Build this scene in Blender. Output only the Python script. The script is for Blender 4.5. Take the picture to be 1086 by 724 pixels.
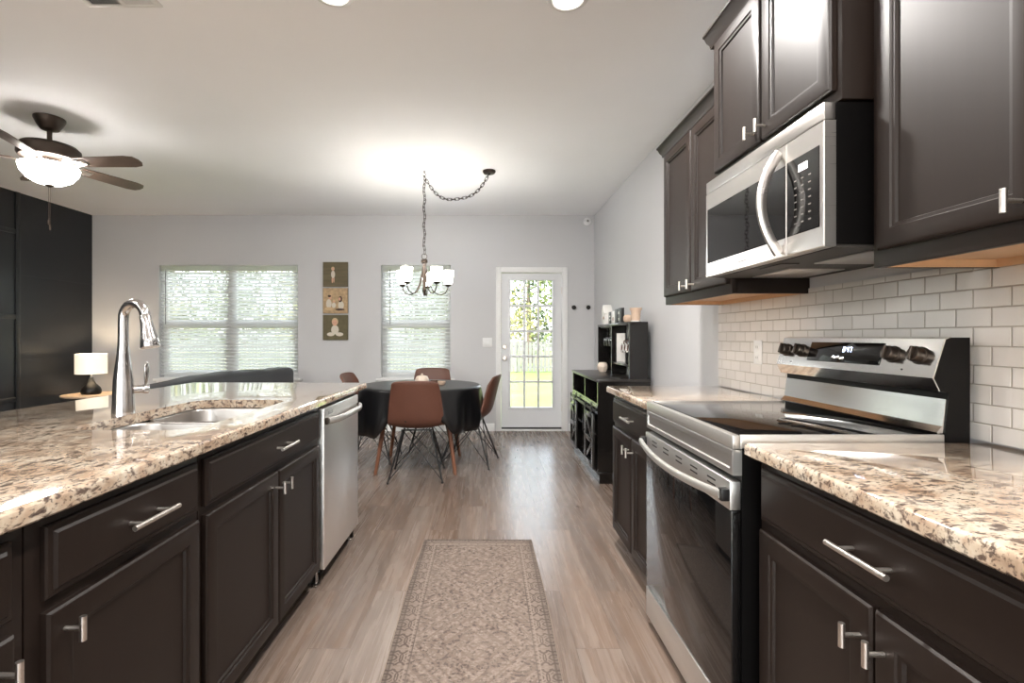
import bpy, bmesh, math, random
from mathutils import Vector, Matrix

for _o in list(bpy.data.objects):
    bpy.data.objects.remove(_o)
SC = bpy.context.scene
COL = SC.collection
PI = math.pi
R = math.radians

# ------------------------------------------------------------------ camera, sky, sun, exposure
FPX = 530.0
cam_d = bpy.data.cameras.new('camera')
cam_d.sensor_fit = 'HORIZONTAL'
cam_d.sensor_width = 36.0
cam_d.lens = 36.0 * FPX / 1086.0
cam_d.shift_x = (543 - 516) / 1086.0
cam_d.shift_y = -(362 - 357) / 1086.0
cam_d.clip_start = 0.05
cam_d.clip_end = 300
CAM = bpy.data.objects.new('camera', cam_d)
CAM.location = (0, 0, 1.24)
CAM.rotation_euler = (PI / 2, 0, 0)
COL.objects.link(CAM)
SC.camera = CAM

SC.view_settings.view_transform = 'Standard'
SC.view_settings.look = 'None'
SC.view_settings.gamma = 1.0
SC.view_settings.use_curve_mapping = False
SC.view_settings.exposure = 1.43
SC.cycles.use_denoising = True
SC.cycles.max_bounces = 10
SC.cycles.diffuse_bounces = 6
SC.cycles.glossy_bounces = 5
SC.cycles.transmission_bounces = 6
SC.cycles.transparent_max_bounces = 12
SC.cycles.sample_clamp_indirect = 6.0
SC.cycles.caustics_reflective = False
SC.cycles.caustics_refractive = False

SKY_STRENGTH = 0.72
SUN_STRENGTH = 0.6
CAN_W = 235.0
CAN_COLOR = (0.70, 0.87, 1.0)
KITCHEN_CAN_COLOR = (1.0, 0.96, 0.92)
FAN_EMIT = 18.0
SHADE_EMIT = 8.0
TABLE_LAMP_W = 3.2

world = bpy.data.worlds.new('sky')
SC.world = world
world.use_nodes = True
_nt = world.node_tree
_sky = _nt.nodes.new('ShaderNodeTexSky')
_sky.sky_type = 'NISHITA'
_sky.sun_disc = False
_sky.sun_elevation = R(48)
_sky.sun_rotation = R(230)
_sky.air_density = 1.0
_sky.dust_density = 2.5
_hs = _nt.nodes.new('ShaderNodeHueSaturation')      # hazy white spring sky
_hs.inputs['Saturation'].default_value = 0.3
_nt.links.new(_sky.outputs[0], _hs.inputs['Color'])
_nt.links.new(_hs.outputs[0], _nt.nodes['Background'].inputs[0])
_nt.nodes['Background'].inputs[1].default_value = SKY_STRENGTH

sun_d = bpy.data.lights.new('sun', 'SUN')
sun_d.energy = SUN_STRENGTH
sun_d.angle = R(1.0)
sun_d.color = (1.0, 0.95, 0.86)
sun = bpy.data.objects.new('sun', sun_d)
sun.location = (-20, -12, 25)
sun.rotation_euler = (Vector((0.72, 0.26, -0.66))).to_track_quat('-Z', 'Y').to_euler()
COL.objects.link(sun)


# ------------------------------------------------------------------ helpers
def lin(r, g, b):
    f = lambda c: (c / 255 / 12.92) if c / 255 <= 0.04045 else ((c / 255 + 0.055) / 1.055) ** 2.4
    return (f(r), f(g), f(b), 1.0)


def mat(name, col, rough=0.5, metal=0.0, spec=0.5, coat=0.0, coat_rough=0.1, noise=None, bump=None,
        emit=None, emit_s=0.0, trans=0.0, ior=None, sheen=0.0, aniso=0.0):
    """Principled material; noise=(scale vec, amount) varies the tone; bump=(scale vec, strength)."""
    m = bpy.data.materials.new(name)
    m.use_nodes = True
    nt = m.node_tree
    p = nt.nodes['Principled BSDF']
    p.inputs['Base Color'].default_value = col
    p.inputs['Roughness'].default_value = rough
    p.inputs['Metallic'].default_value = metal
    p.inputs['Specular IOR Level'].default_value = spec
    p.inputs['Coat Weight'].default_value = coat
    p.inputs['Coat Roughness'].default_value = coat_rough
    p.inputs['Transmission Weight'].default_value = trans
    p.inputs['Sheen Weight'].default_value = sheen
    p.inputs['Anisotropic'].default_value = aniso
    if ior:
        p.inputs['IOR'].default_value = ior
    if emit:
        p.inputs['Emission Color'].default_value = emit
        p.inputs['Emission Strength'].default_value = emit_s
    if noise or bump:
        tc = nt.nodes.new('ShaderNodeTexCoord')
    if noise:
        mp = nt.nodes.new('ShaderNodeMapping')
        mp.inputs['Scale'].default_value = noise[0]
        nz = nt.nodes.new('ShaderNodeTexNoise')
        nz.inputs['Scale'].default_value = 1.0
        nz.inputs['Detail'].default_value = 5
        mx = nt.nodes.new('ShaderNodeMix')
        mx.data_type = 'RGBA'
        a = noise[1]
        mx.inputs['A'].default_value = [c * (1 - a) for c in col[:3]] + [1]
        mx.inputs['B'].default_value = [min(1, c * (1 + a)) for c in col[:3]] + [1]
        nt.links.new(tc.outputs['Object'], mp.inputs[0])
        nt.links.new(mp.outputs[0], nz.inputs['Vector'])
        nt.links.new(nz.outputs['Fac'], mx.inputs['Factor'])
        nt.links.new(mx.outputs['Result'], p.inputs['Base Color'])
    if bump:
        mp = nt.nodes.new('ShaderNodeMapping')
        mp.inputs['Scale'].default_value = bump[0]
        nz = nt.nodes.new('ShaderNodeTexNoise')
        nz.inputs['Scale'].default_value = 1.0
        nz.inputs['Detail'].default_value = 4
        bp = nt.nodes.new('ShaderNodeBump')
        bp.inputs['Strength'].default_value = bump[1]
        bp.inputs['Distance'].default_value = 0.002
        nt.links.new(tc.outputs['Object'], mp.inputs[0])
        nt.links.new(mp.outputs[0], nz.inputs['Vector'])
        nt.links.new(nz.outputs['Fac'], bp.inputs['Height'])
        nt.links.new(bp.outputs[0], p.inputs['Normal'])
    return m


class N:
    """tiny node-graph writer"""
    def __init__(self, name):
        self.m = bpy.data.materials.new(name)
        self.m.use_nodes = True
        self.nt = self.m.node_tree
        self.p = self.nt.nodes['Principled BSDF']
        self.tc = self.nt.nodes.new('ShaderNodeTexCoord')

    def new(self, t, **kw):
        n = self.nt.nodes.new(t)
        for k, v in kw.items():
            setattr(n, k, v)
        return n

    def link(self, a, b):
        self.nt.links.new(a, b)

    def val(self, sock, v):
        if isinstance(v, bpy.types.NodeSocket):
            self.link(v, sock)
        else:
            sock.default_value = v

    def coords(self, scale=(1, 1, 1), loc=(0, 0, 0), rot=(0, 0, 0), src=None):
        mp = self.new('ShaderNodeMapping')
        mp.inputs['Scale'].default_value = scale
        mp.inputs['Location'].default_value = loc
        mp.inputs['Rotation'].default_value = rot
        self.link(src or self.tc.outputs['Object'], mp.inputs[0])
        return mp.outputs[0]

    def noise(self, vec, scale=1, detail=4, rough=0.5, dist=0.0):
        n = self.new('ShaderNodeTexNoise')
        n.inputs['Scale'].default_value = scale
        n.inputs['Detail'].default_value = detail
        n.inputs['Roughness'].default_value = rough
        n.inputs['Distortion'].default_value = dist
        self.link(vec, n.inputs['Vector'])
        return n.outputs['Fac']

    def voronoi(self, vec, scale=1, feature='F1', out='Distance'):
        n = self.new('ShaderNodeTexVoronoi', feature=feature)
        n.inputs['Scale'].default_value = scale
        self.link(vec, n.inputs['Vector'])
        return n.outputs[out]

    def ramp(self, fac, stops, interp='LINEAR'):
        n = self.new('ShaderNodeValToRGB')
        n.color_ramp.interpolation = interp
        e = n.color_ramp.elements
        while len(e) < len(stops):
            e.new(0.5)
        for i, (p, c) in enumerate(stops):
            e[i].position = p
            e[i].color = c if len(c) == 4 else (*c, 1)
        self.link(fac, n.inputs[0])
        return n.outputs[0]

    def mix(self, fac, a, b, blend='MIX'):
        n = self.new('ShaderNodeMix', data_type='RGBA', blend_type=blend)
        self.val(n.inputs['Factor'], fac)
        self.val(n.inputs['A'], a)
        self.val(n.inputs['B'], b)
        return n.outputs['Result']

    def math(self, op, a, b=0.0, c=0.0, clamp=False):
        n = self.new('ShaderNodeMath', operation=op)
        n.use_clamp = clamp
        self.val(n.inputs[0], a)
        self.val(n.inputs[1], b)
        self.val(n.inputs[2], c)
        return n.outputs[0]

    def sep(self, vec):
        n = self.new('ShaderNodeSeparateXYZ')
        self.link(vec, n.inputs[0])
        return n.outputs

    def comb(self, x=0.0, y=0.0, z=0.0):
        n = self.new('ShaderNodeCombineXYZ')
        for s, v in zip(n.inputs, (x, y, z)):
            self.val(s, v)
        return n.outputs[0]

    def bump(self, h, strength=0.3, dist=0.002):
        n = self.new('ShaderNodeBump')
        n.inputs['Strength'].default_value = strength
        n.inputs['Distance'].default_value = dist
        self.link(h, n.inputs['Height'])
        self.link(n.outputs[0], self.p.inputs['Normal'])


class MB:
    """collects shapes in a bmesh and links them as ONE mesh object"""
    def __init__(self):
        self.bm = bmesh.new()
        self.lay = self.bm.faces.layers.int.new('painted')
        self.mi = 0

    def _paint(self):
        for f in self.bm.faces:
            if not f[self.lay]:
                f.material_index = self.mi
                f[self.lay] = 1

    def box(self, x0, x1, y0, y1, z0, z1, bev=0.0, seg=2, M=None):
        r = bmesh.ops.create_cube(self.bm, size=1.0)
        vs = r['verts']
        sx, sy, sz = abs(x1 - x0), abs(y1 - y0), abs(z1 - z0)
        for v in vs:
            v.co = Vector((v.co.x * sx + (x0 + x1) / 2, v.co.y * sy + (y0 + y1) / 2, v.co.z * sz + (z0 + z1) / 2))
        if bev > 0:
            es = list({e for v in vs for e in v.link_edges})
            bev = min(bev, 0.49 * min(sx, sy, sz))
            rb = bmesh.ops.bevel(self.bm, geom=es, offset=bev, segments=seg, affect='EDGES', profile=0.5)
            vs = list({v for f in rb['faces'] for v in f.verts} | {v for v in vs if v.is_valid})
        if M is not None:
            for v in vs:
                v.co = M @ v.co
        self._paint()
        return self

    def quad(self, pts):
        self.bm.faces.new([self.bm.verts.new(p) for p in pts])
        self._paint()
        return self

    def tube(self, pts, r, seg=8, closed=False, cap=True, flat=None):
        """sweep a circle (or an ellipse: flat=(a, b) factors) along points"""
        P = [Vector(p) for p in pts]
        n = len(P)
        rs = r if isinstance(r, (list, tuple)) else [r] * n
        T = []
        for i in range(n):
            if closed:
                t = P[(i + 1) % n] - P[i - 1]
            elif i == 0:
                t = P[1] - P[0]
            elif i == n - 1:
                t = P[-1] - P[-2]
            else:
                t = P[i + 1] - P[i - 1]
            T.append(t.normalized())
        up = Vector((0, 0, 1)) if abs(T[0].z) < 0.9 else Vector((1, 0, 0))
        nrm = (up - T[0] * up.dot(T[0])).normalized()
        rings = []
        for i in range(n):
            nrm = (nrm - T[i] * nrm.dot(T[i]))
            if nrm.length < 1e-6:
                nrm = T[i].orthogonal()
            nrm.normalize()
            b = T[i].cross(nrm)
            fa, fb = flat or (1, 1)
            rings.append([self.bm.verts.new(P[i] + nrm * (math.cos(2 * PI * k / seg) * rs[i] * fa)
                                            + b * (math.sin(2 * PI * k / seg) * rs[i] * fb)) for k in range(seg)])
        m = n if closed else n - 1
        for i in range(m):
            A, B = rings[i], rings[(i + 1) % n]
            for k in range(seg):
                self.bm.faces.new((A[k], A[(k + 1) % seg], B[(k + 1) % seg], B[k]))
        if cap and not closed:
            self.bm.faces.new(rings[0][::-1])
            self.bm.faces.new(rings[-1])
        self._paint()
        return self

    def lathe(self, prof, seg=32, c=(0, 0, 0), M=None, cap=True, sx=1.0, sy=1.0):
        """turn (radius, z) points around z; end points with radius 0 close the form"""
        rings = []
        for (r, z) in prof:
            if r < 1e-6:
                rings.append([self.bm.verts.new((0, 0, z))])
            else:
                rings.append([self.bm.verts.new((r * sx * math.cos(2 * PI * k / seg), r * sy * math.sin(2 * PI * k / seg), z))
                              for k in range(seg)])
        for A, B in zip(rings, rings[1:]):
            for k in range(seg):
                k2 = (k + 1) % seg
                if len(A) == 1 and len(B) == 1:
                    break
                if len(A) == 1:
                    self.bm.faces.new((A[0], B[k], B[k2]))
                elif len(B) == 1:
                    self.bm.faces.new((A[k], B[0], A[k2]))
                else:
                    self.bm.faces.new((A[k], B[k], B[k2], A[k2]))
        if cap:
            for Q in (rings[0], rings[-1]):
                if len(Q) > 1:
                    try:
                        self.bm.faces.new(Q)
                    except ValueError:
                        pass
        X = Matrix.Translation(Vector(c)) @ (M or Matrix())
        for Q in rings:
            for v in Q:
                v.co = X @ v.co
        self._paint()
        return self

    def prism(self, poly, a0, a1, f):
        """extrude a 2D outline; f(u, v, a) gives the 3D point"""
        A = [self.bm.verts.new(f(u, v, a0)) for u, v in poly]
        B = [self.bm.verts.new(f(u, v, a1)) for u, v in poly]
        n = len(poly)
        for i in range(n):
            self.bm.faces.new((A[i], A[(i + 1) % n], B[(i + 1) % n], B[i]))
        self.bm.faces.new(A[::-1])
        self.bm.faces.new(B)
        self._paint()
        return self

    def rings(self, loops, cap0=True, cap1=True):
        """bridge equal-length loops of points"""
        L = [[self.bm.verts.new(p) for p in lp] for lp in loops]
        for A, B in zip(L, L[1:]):
            n = len(A)
            for i in range(n):
                self.bm.faces.new((A[i], A[(i + 1) % n], B[(i + 1) % n], B[i]))
        if cap0:
            self.bm.faces.new(L[0][::-1])
        if cap1:
            self.bm.faces.new(L[-1])
        self._paint()
        return self

    def panel(self, x0, x1, z0, z1, steps):
        """front made of nested rectangles: steps = [(inset, y), ...] from the back edge to the middle"""
        lp = []
        for (i, y) in steps:
            lp.append([(x0 + i, y, z0 + i), (x1 - i, y, z0 + i), (x1 - i, y, z1 - i), (x0 + i, y, z1 - i)])
        return self.rings(lp)

    def sphere(self, c, r, seg=16, sc=(1, 1, 1)):
        q = bmesh.ops.create_uvsphere(self.bm, u_segments=seg, v_segments=max(6, seg // 2), radius=r)
        for v in q['verts']:
            v.co = Vector((v.co.x * sc[0] + c[0], v.co.y * sc[1] + c[1], v.co.z * sc[2] + c[2]))
        self._paint()
        return self

    def build(self, name, mats, parent=None, loc=(0, 0, 0), rot=(0, 0, 0), smooth=35, fix=True):
        bm = self.bm
        if fix:
            bmesh.ops.recalc_face_normals(bm, faces=bm.faces[:])
        if smooth:
            a = R(smooth)
            for f in bm.faces:
                f.smooth = True
            for e in bm.edges:
                if len(e.link_faces) == 2:
                    e.smooth = e.calc_face_angle(0) < a
        me = bpy.data.meshes.new(name)
        bm.to_mesh(me)
        bm.free()
        for m in (mats if isinstance(mats, (list, tuple)) else [mats]):
            me.materials.append(m)
        o = bpy.data.objects.new(name, me)
        o.location = loc
        o.rotation_euler = rot
        o.parent = parent
        COL.objects.link(o)
        return o


def raw(name, verts, faces, mats, parent=None, loc=(0, 0, 0), rot=(0, 0, 0), smooth=True):
    me = bpy.data.meshes.new(name)
    me.from_pydata(verts, [], faces)
    for m in (mats if isinstance(mats, (list, tuple)) else [mats]):
        me.materials.append(m)
    if smooth:
        me.polygons.foreach_set('use_smooth', [True] * len(faces))
    me.update()
    o = bpy.data.objects.new(name, me)
    o.location = loc
    o.rotation_euler = rot
    o.parent = parent
    COL.objects.link(o)
    return o


def tag(o, label=None, cat=None, group=None, kind=None):
    if label:
        o['label'] = label
    if cat:
        o['category'] = cat
    if group:
        o['group'] = group
    if kind:
        o['kind'] = kind
    return o


def thing(name, label, cat, loc=(0, 0, 0), rotz=0.0, group=None, kind=None):
    o = bpy.data.objects.new(name, None)
    o.empty_display_size = 0.1
    o.location = loc
    o.rotation_euler = (0, 0, rotz)
    COL.objects.link(o)
    return tag(o, label, cat, group, kind)


def copy_tree(o, parent=None):
    c = o.copy()
    COL.objects.link(c)
    c.parent = parent
    for ch in [q for q in bpy.data.objects if q.parent == o]:
        copy_tree(ch, c)
    return c


def lamp(kind, name, parent, loc, watts, color=(1, 0.86, 0.7), size=0.1, down=True):
    d = bpy.data.lights.new(name, kind)
    d.energy = watts
    d.color = color
    if kind == 'AREA':
        d.shape = 'DISK'
        d.size = size
    else:
        d.shadow_soft_size = size
    o = bpy.data.objects.new(name, d)
    o.location = loc
    o.parent = parent
    COL.objects.link(o)
    return o


def arc(c, r, a0, a1, n, f):
    return [f(c[0] + r * math.cos(R(a0 + (a1 - a0) * i / n)), c[1] + r * math.sin(R(a0 + (a1 - a0) * i / n))) for i in range(n + 1)]


def rrect(x0, x1, y0, y1, r, n=6):
    """rounded rectangle outline, counter-clockwise"""
    pts = []
    for (cx, cy, a) in ((x1 - r, y0 + r, -90), (x1 - r, y1 - r, 0), (x0 + r, y1 - r, 90), (x0 + r, y0 + r, 180)):
        for i in range(n + 1):
            t = R(a + 90 * i / n)
            pts.append((cx + r * math.cos(t), cy + r * math.sin(t)))
    return pts


# ------------------------------------------------------------------ materials
def wall_paint(name, col, rough=0.6):
    g = N(name)
    v = g.coords()
    f = g.noise(v, 1.3, 3)
    g.link(g.mix(f, [c * 0.97 for c in col[:3]] + [1], [min(1, c * 1.03) for c in col[:3]] + [1]), g.p.inputs['Base Color'])
    g.p.inputs['Roughness'].default_value = rough
    g.bump(g.noise(v, 220, 2), 0.08, 0.001)
    return g.m


def floor_planks():
    g = N('vinyl_plank_floor')
    s = g.sep(g.tc.outputs['Object'])
    uv = g.comb(s['Y'], s['X'], 0.0)
    br = g.new('ShaderNodeTexBrick')
    br.offset = 0.37
    br.offset_frequency = 2
    br.inputs['Color1'].default_value = (0, 0, 0, 1)
    br.inputs['Color2'].default_value = (1, 1, 1, 1)
    br.inputs['Mortar'].default_value = (0.5, 0.5, 0.5, 1)
    br.inputs['Scale'].default_value = 1.0
    br.inputs['Mortar Size'].default_value = 0.0012
    br.inputs['Brick Width'].default_value = 1.22
    br.inputs['Row Height'].default_value = 0.178
    g.link(uv, br.inputs['Vector'])
    rnd = br.outputs['Color']
    sh = g.math('MULTIPLY', rnd, 37.0)
    gv = g.comb(g.math('ADD', g.math('MULTIPLY', s['X'], 26.0), sh), g.math('MULTIPLY', s['Y'], 1.3), sh)
    grain = g.noise(gv, 1.0, 7, 0.62, 0.7)
    gv2 = g.comb(g.math('ADD', g.math('MULTIPLY', s['X'], 7.0), sh), g.math('MULTIPLY', s['Y'], 0.9), sh)
    broad = g.noise(gv2, 1.0, 3, 0.5, 1.2)
    fine = g.noise(g.comb(g.math('MULTIPLY', s['X'], 160.0), g.math('MULTIPLY', s['Y'], 5.0), sh), 1.0, 3)
    plank = g.ramp(rnd, [(0.0, lin(86, 68, 56)), (0.25, lin(122, 105, 93)), (0.5, lin(94, 79, 69)), (0.75, lin(136, 123, 114)), (1.0, lin(112, 88, 70))])
    tone = g.ramp(grain, [(0.30, lin(54, 43, 36)), (0.48, lin(108, 93, 83)), (0.68, lin(152, 140, 131))])
    c = g.mix(0.42, plank, tone)
    c = g.mix(g.math('MULTIPLY', g.ramp(broad, [(0.45, (0, 0, 0)), (0.75, (1, 1, 1))]), 0.4), c, lin(136, 106, 84))
    c = g.mix(0.25, c, g.ramp(fine, [(0.3, lin(88, 73, 64)), (0.7, lin(166, 152, 142))]))
    kn = g.voronoi(g.comb(g.math('MULTIPLY', s['X'], 4.0), g.math('MULTIPLY', s['Y'], 1.7), 0.0), 1.0)
    c = g.mix(g.ramp(kn, [(0.03, (0.75, 0.75, 0.75)), (0.09, (0, 0, 0))]), c, lin(82, 60, 46))
    c = g.mix(g.math('MULTIPLY', br.outputs['Fac'], 0.6), c, lin(58, 46, 40))
    g.link(c, g.p.inputs['Base Color'])
    g.link(g.math('ADD', g.math('MULTIPLY', grain, 0.14), 0.20), g.p.inputs['Roughness'])
    g.bump(g.math('SUBTRACT', g.math('MULTIPLY', fine, 0.3), br.outputs['Fac']), 0.18, 0.001)
    return g.m


def granite():
    g = N('speckled_granite')
    v = g.coords()
    warp = g.noise(v, 9, 3)
    vs = g.sep(v)
    vw = g.comb(g.math('ADD', vs['X'], g.math('MULTIPLY', warp, 0.03)), vs['Y'], vs['Z'])
    big = g.noise(vw, 11, 6, 0.6)
    mid = g.noise(vw, 34, 5, 0.62)
    st = g.coords(scale=(34, 62, 62), src=vw)
    dark = g.noise(st, 1.0, 4, 0.6, 0.4)
    fleck = g.noise(g.coords(scale=(90, 120, 120), src=vw), 1.0, 3, 0.55)
    c = g.ramp(big, [(0.30, lin(140, 116, 96)), (0.45, lin(182, 161, 139)), (0.62, lin(206, 193, 174)), (0.78, lin(174, 165, 155))])
    c = g.mix(g.math('MULTIPLY', g.ramp(mid, [(0.5, (0, 0, 0)), (0.68, (1, 1, 1))]), 0.55), c, lin(172, 138, 112))
    c = g.mix(g.ramp(dark, [(0.52, (0, 0, 0)), (0.61, (0.88, 0.88, 0.88))]), c, lin(82, 65, 58))
    c = g.mix(g.math('MULTIPLY', g.ramp(fleck, [(0.56, (0, 0, 0)), (0.64, (1, 1, 1))]), 0.75), c, lin(62, 52, 52))
    g.link(c, g.p.inputs['Base Color'])
    g.p.inputs['Roughness'].default_value = 0.07
    g.p.inputs['Specular IOR Level'].default_value = 0.6
    g.p.inputs['Coat Weight'].default_value = 0.8
    g.p.inputs['Coat Roughness'].default_value = 0.02
    return g.m


def espresso(name, col, rough):
    g = N(name)
    s = g.sep(g.tc.outputs['Object'])
    gr = g.noise(g.comb(g.math('MULTIPLY', s['X'], 45.0), g.math('MULTIPLY', s['Y'], 45.0), g.math('MULTIPLY', s['Z'], 2.2)), 1.0, 5, 0.6, 0.4)
    bl = g.noise(g.coords(scale=(3, 3, 1.6)), 1.0, 3)
    c = g.mix(gr, [q * 0.82 for q in col[:3]] + [1], [q * 1.2 for q in col[:3]] + [1])
    c = g.mix(g.math('MULTIPLY', bl, 0.3), c, [q * 1.35 for q in col[:3]] + [1])
    g.link(c, g.p.inputs['Base Color'])
    g.p.inputs['Roughness'].default_value = rough
    g.p.inputs['Specular IOR Level'].default_value = 0.28
    return g.m


def subway_tile():
    g = N('glazed_subway_tile')
    s = g.sep(g.tc.outputs['Object'])
    uv = g.comb(s['Y'], s['Z'], 0.0)
    br = g.new('ShaderNodeTexBrick')
    br.offset = 0.5
    br.offset_frequency = 2
    br.inputs['Color1'].default_value = lin(222, 218, 214)
    br.inputs['Color2'].default_value = lin(234, 230, 226)
    br.inputs['Mortar'].default_value = lin(176, 168, 158)
    br.inputs['Scale'].default_value = 1.0
    br.inputs['Mortar Size'].default_value = 0.0018
    br.inputs['Mortar Smooth'].default_value = 0.1
    br.inputs['Brick Width'].default_value = 0.1065
    br.inputs['Row Height'].default_value = 0.0548
    g.link(uv, br.inputs['Vector'])
    cl = g.noise(g.coords(scale=(14, 14, 14)), 1.0, 4)
    c = g.mix(g.math('MULTIPLY', cl, 0.25), br.outputs['Color'], lin(208, 203, 199))
    g.link(c, g.p.inputs['Base Color'])
    g.link(g.math('ADD', g.math('MULTIPLY', br.outputs['Fac'], 0.5), 0.13), g.p.inputs['Roughness'])
    b2 = g.new('ShaderNodeTexBrick')
    b2.offset = 0.5
    b2.offset_frequency = 2
    b2.inputs['Scale'].default_value = 1.0
    b2.inputs['Mortar Size'].default_value = 0.004
    b2.inputs['Mortar Smooth'].default_value = 1.0
    b2.inputs['Brick Width'].default_value = 0.1065
    b2.inputs['Row Height'].default_value = 0.0548
    g.link(uv, b2.inputs['Vector'])
    h = g.math('ADD', g.math('MULTIPLY', g.math('SUBTRACT', 1.0, b2.outputs['Fac']), 1.0), g.math('MULTIPLY', g.noise(g.coords(), 30, 2), 0.12))
    g.bump(h, 0.6, 0.003)
    return g.m


def rug_weave():
    g = N('distressed_rug_weave')
    W2, L2 = 0.3275, 0.95
    s = g.sep(g.tc.outputs['Object'])
    ax = g.math('ABSOLUTE', s['X'])
    ay = g.math('ABSOLUTE', s['Y'])
    e = g.math('MINIMUM', g.math('SUBTRACT', W2, ax), g.math('SUBTRACT', L2, ay))   # distance to the edge
    # mirrored motif field
    mv = g.comb(ax, g.math('PINGPONG', g.math('ADD', s['Y'], 5.0), 0.31), 0.0)
    motif = g.math('SINE', g.math('MULTIPLY', g.voronoi(mv, 13.0), 26.0))
    motif2 = g.noise(mv, 38, 3, 0.6)
    bx = g.comb(g.math('PINGPONG', s['X'], 0.055), g.math('PINGPONG', s['Y'], 0.055), 0.0)
    bord = g.math('SINE', g.math('MULTIPLY', g.voronoi(bx, 24.0), 24.0))
    wear = g.noise(g.coords(), 5.5, 6, 0.68)
    wear2 = g.noise(g.coords(scale=(30, 110, 1)), 1.0, 4)
    light, mid_, dark = lin(150, 136, 125), lin(115, 100, 91), lin(74, 63, 57)
    brk = g.noise(g.coords(), 55, 4, 0.7)
    mot = g.math('ADD', g.math('MULTIPLY', motif, 0.30), g.math('ADD', g.math('MULTIPLY', motif2, 0.9), g.math('MULTIPLY', brk, 1.0)))
    field = g.mix(g.ramp(mot, [(0.62, (0, 0, 0)), (1.0, (1, 1, 1))]), dark, mid_)
    field = g.mix(g.ramp(brk, [(0.42, (0, 0, 0)), (0.62, (1, 1, 1))]), field, light)
    # stepped medallions down the middle
    py = g.math('PINGPONG', g.math('ADD', s['Y'], 5.13), 0.36)
    dm = g.math('ADD', g.math('MULTIPLY', ax, 1.25), py)
    rungs = g.math('SINE', g.math('MULTIPLY', g.math('SNAP', dm, 0.014), 95.0))
    field = g.mix(g.math('MULTIPLY', g.math('MULTIPLY', g.ramp(rungs, [(0.5, (0, 0, 0)), (0.7, (1, 1, 1))]), g.ramp(brk, [(0.35, (0, 0, 0)), (0.55, (1, 1, 1))])), 0.55), field, lin(98, 80, 70))
    bmot = g.math('ADD', g.math('MULTIPLY', bord, 0.5), g.math('MULTIPLY', brk, 1.0))
    border = g.mix(g.ramp(bmot, [(0.25, (0, 0, 0)), (0.75, (1, 1, 1))]), lin(80, 67, 60), lin(134, 120, 110))
    inb = g.ramp(e, [(0.088, (1, 1, 1)), (0.090, (0, 0, 0))])
    c = g.mix(inb, field, border)
    for a, b, col in ((0.014, 0.022, dark), (0.072, 0.078, light), (0.084, 0.090, dark)):
        m = g.math('MULTIPLY', g.math('GREATER_THAN', e, a), g.math('LESS_THAN', e, b))
        c = g.mix(g.math('MULTIPLY', m, 0.7), c, col)
    c = g.mix(g.math('MULTIPLY', g.ramp(wear, [(0.35, (0, 0, 0)), (0.68, (1, 1, 1))]), 0.45), c, lin(138, 124, 114))
    c = g.mix(g.math('MULTIPLY', g.ramp(wear2, [(0.45, (0, 0, 0)), (0.7, (1, 1, 1))]), 0.35), c, lin(92, 76, 66))
    g.link(c, g.p.inputs['Base Color'])
    g.p.inputs['Roughness'].default_value = 0.95
    g.bump(g.noise(g.coords(scale=(300, 300, 300)), 1.0, 2), 0.4, 0.002)
    return g.m


def thin_glass(name='window_glass'):
    m = bpy.data.materials.new(name)
    m.use_nodes = True
    nt = m.node_tree
    nt.nodes.remove(nt.nodes['Principled BSDF'])
    fr = nt.nodes.new('ShaderNodeFresnel')
    fr.inputs[0].default_value = 1.35
    t = nt.nodes.new('ShaderNodeBsdfTransparent')
    t.inputs[0].default_value = (0.95, 0.97, 0.96, 1)
    gl = nt.nodes.new('ShaderNodeBsdfGlossy')
    gl.inputs['Roughness'].default_value = 0.02
    mx = nt.nodes.new('ShaderNodeMixShader')
    nt.links.new(fr.outputs[0], mx.inputs[0])
    nt.links.new(t.outputs[0], mx.inputs[1])
    nt.links.new(gl.outputs[0], mx.inputs[2])
    nt.links.new(mx.outputs[0], nt.nodes['Material Output'].inputs[0])
    return m


def steel(name, base=0.62, rough=0.24, axis=(3, 3, 400), tint=(1.0, 0.985, 0.96)):
    g = N(name)
    nz = g.noise(g.coords(scale=axis), 1.0, 3)
    g.p.inputs['Base Color'].default_value = (base * tint[0], base * tint[1], base * tint[2], 1)
    g.p.inputs['Metallic'].default_value = 1.0
    g.link(g.math('ADD', g.math('MULTIPLY', nz, 0.14), rough - 0.07), g.p.inputs['Roughness'])
    g.bump(nz, 0.008, 0.001)
    return g.m


M_WALL = wall_paint('greige_wall_paint', lin(205, 205, 207))
M_CEIL = wall_paint('flat_ceiling_paint', lin(242, 242, 243), 0.8)
M_BLACKWALL = mat('charcoal_accent_paint', lin(28, 30, 33), 0.34, spec=0.5, noise=((2, 2, 2), 0.08))
M_TRIM = mat('white_trim_paint', lin(236, 236, 236), 0.35)
M_DOORW = mat('white_door_enamel', lin(226, 227, 230), 0.35)
M_VINYL = mat('white_vinyl', lin(240, 240, 240), 0.3)
M_SLAT = mat('white_blind_slat', lin(240, 240, 238), 0.45)
_t = M_SLAT.node_tree.nodes.new('ShaderNodeBsdfTranslucent')
_t.inputs[0].default_value = (0.9, 0.9, 0.9, 1)
_m = M_SLAT.node_tree.nodes.new('ShaderNodeMixShader')
_m.inputs[0].default_value = 0.72
M_SLAT.node_tree.links.new(M_SLAT.node_tree.nodes['Principled BSDF'].outputs[0], _m.inputs[1])
M_SLAT.node_tree.links.new(_t.outputs[0], _m.inputs[2])
M_SLAT.node_tree.links.new(_m.outputs[0], M_SLAT.node_tree.nodes['Material Output'].inputs[0])
M_FLOOR = floor_planks()
M_GRAN = granite()
M_CAB = espresso('espresso_cabinet_wood', lin(31, 23, 19), 0.42)
M_CABIN = mat('cabinet_dark_gap', lin(24, 19, 17), 0.6, noise=((8, 8, 2), 0.2))
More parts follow.
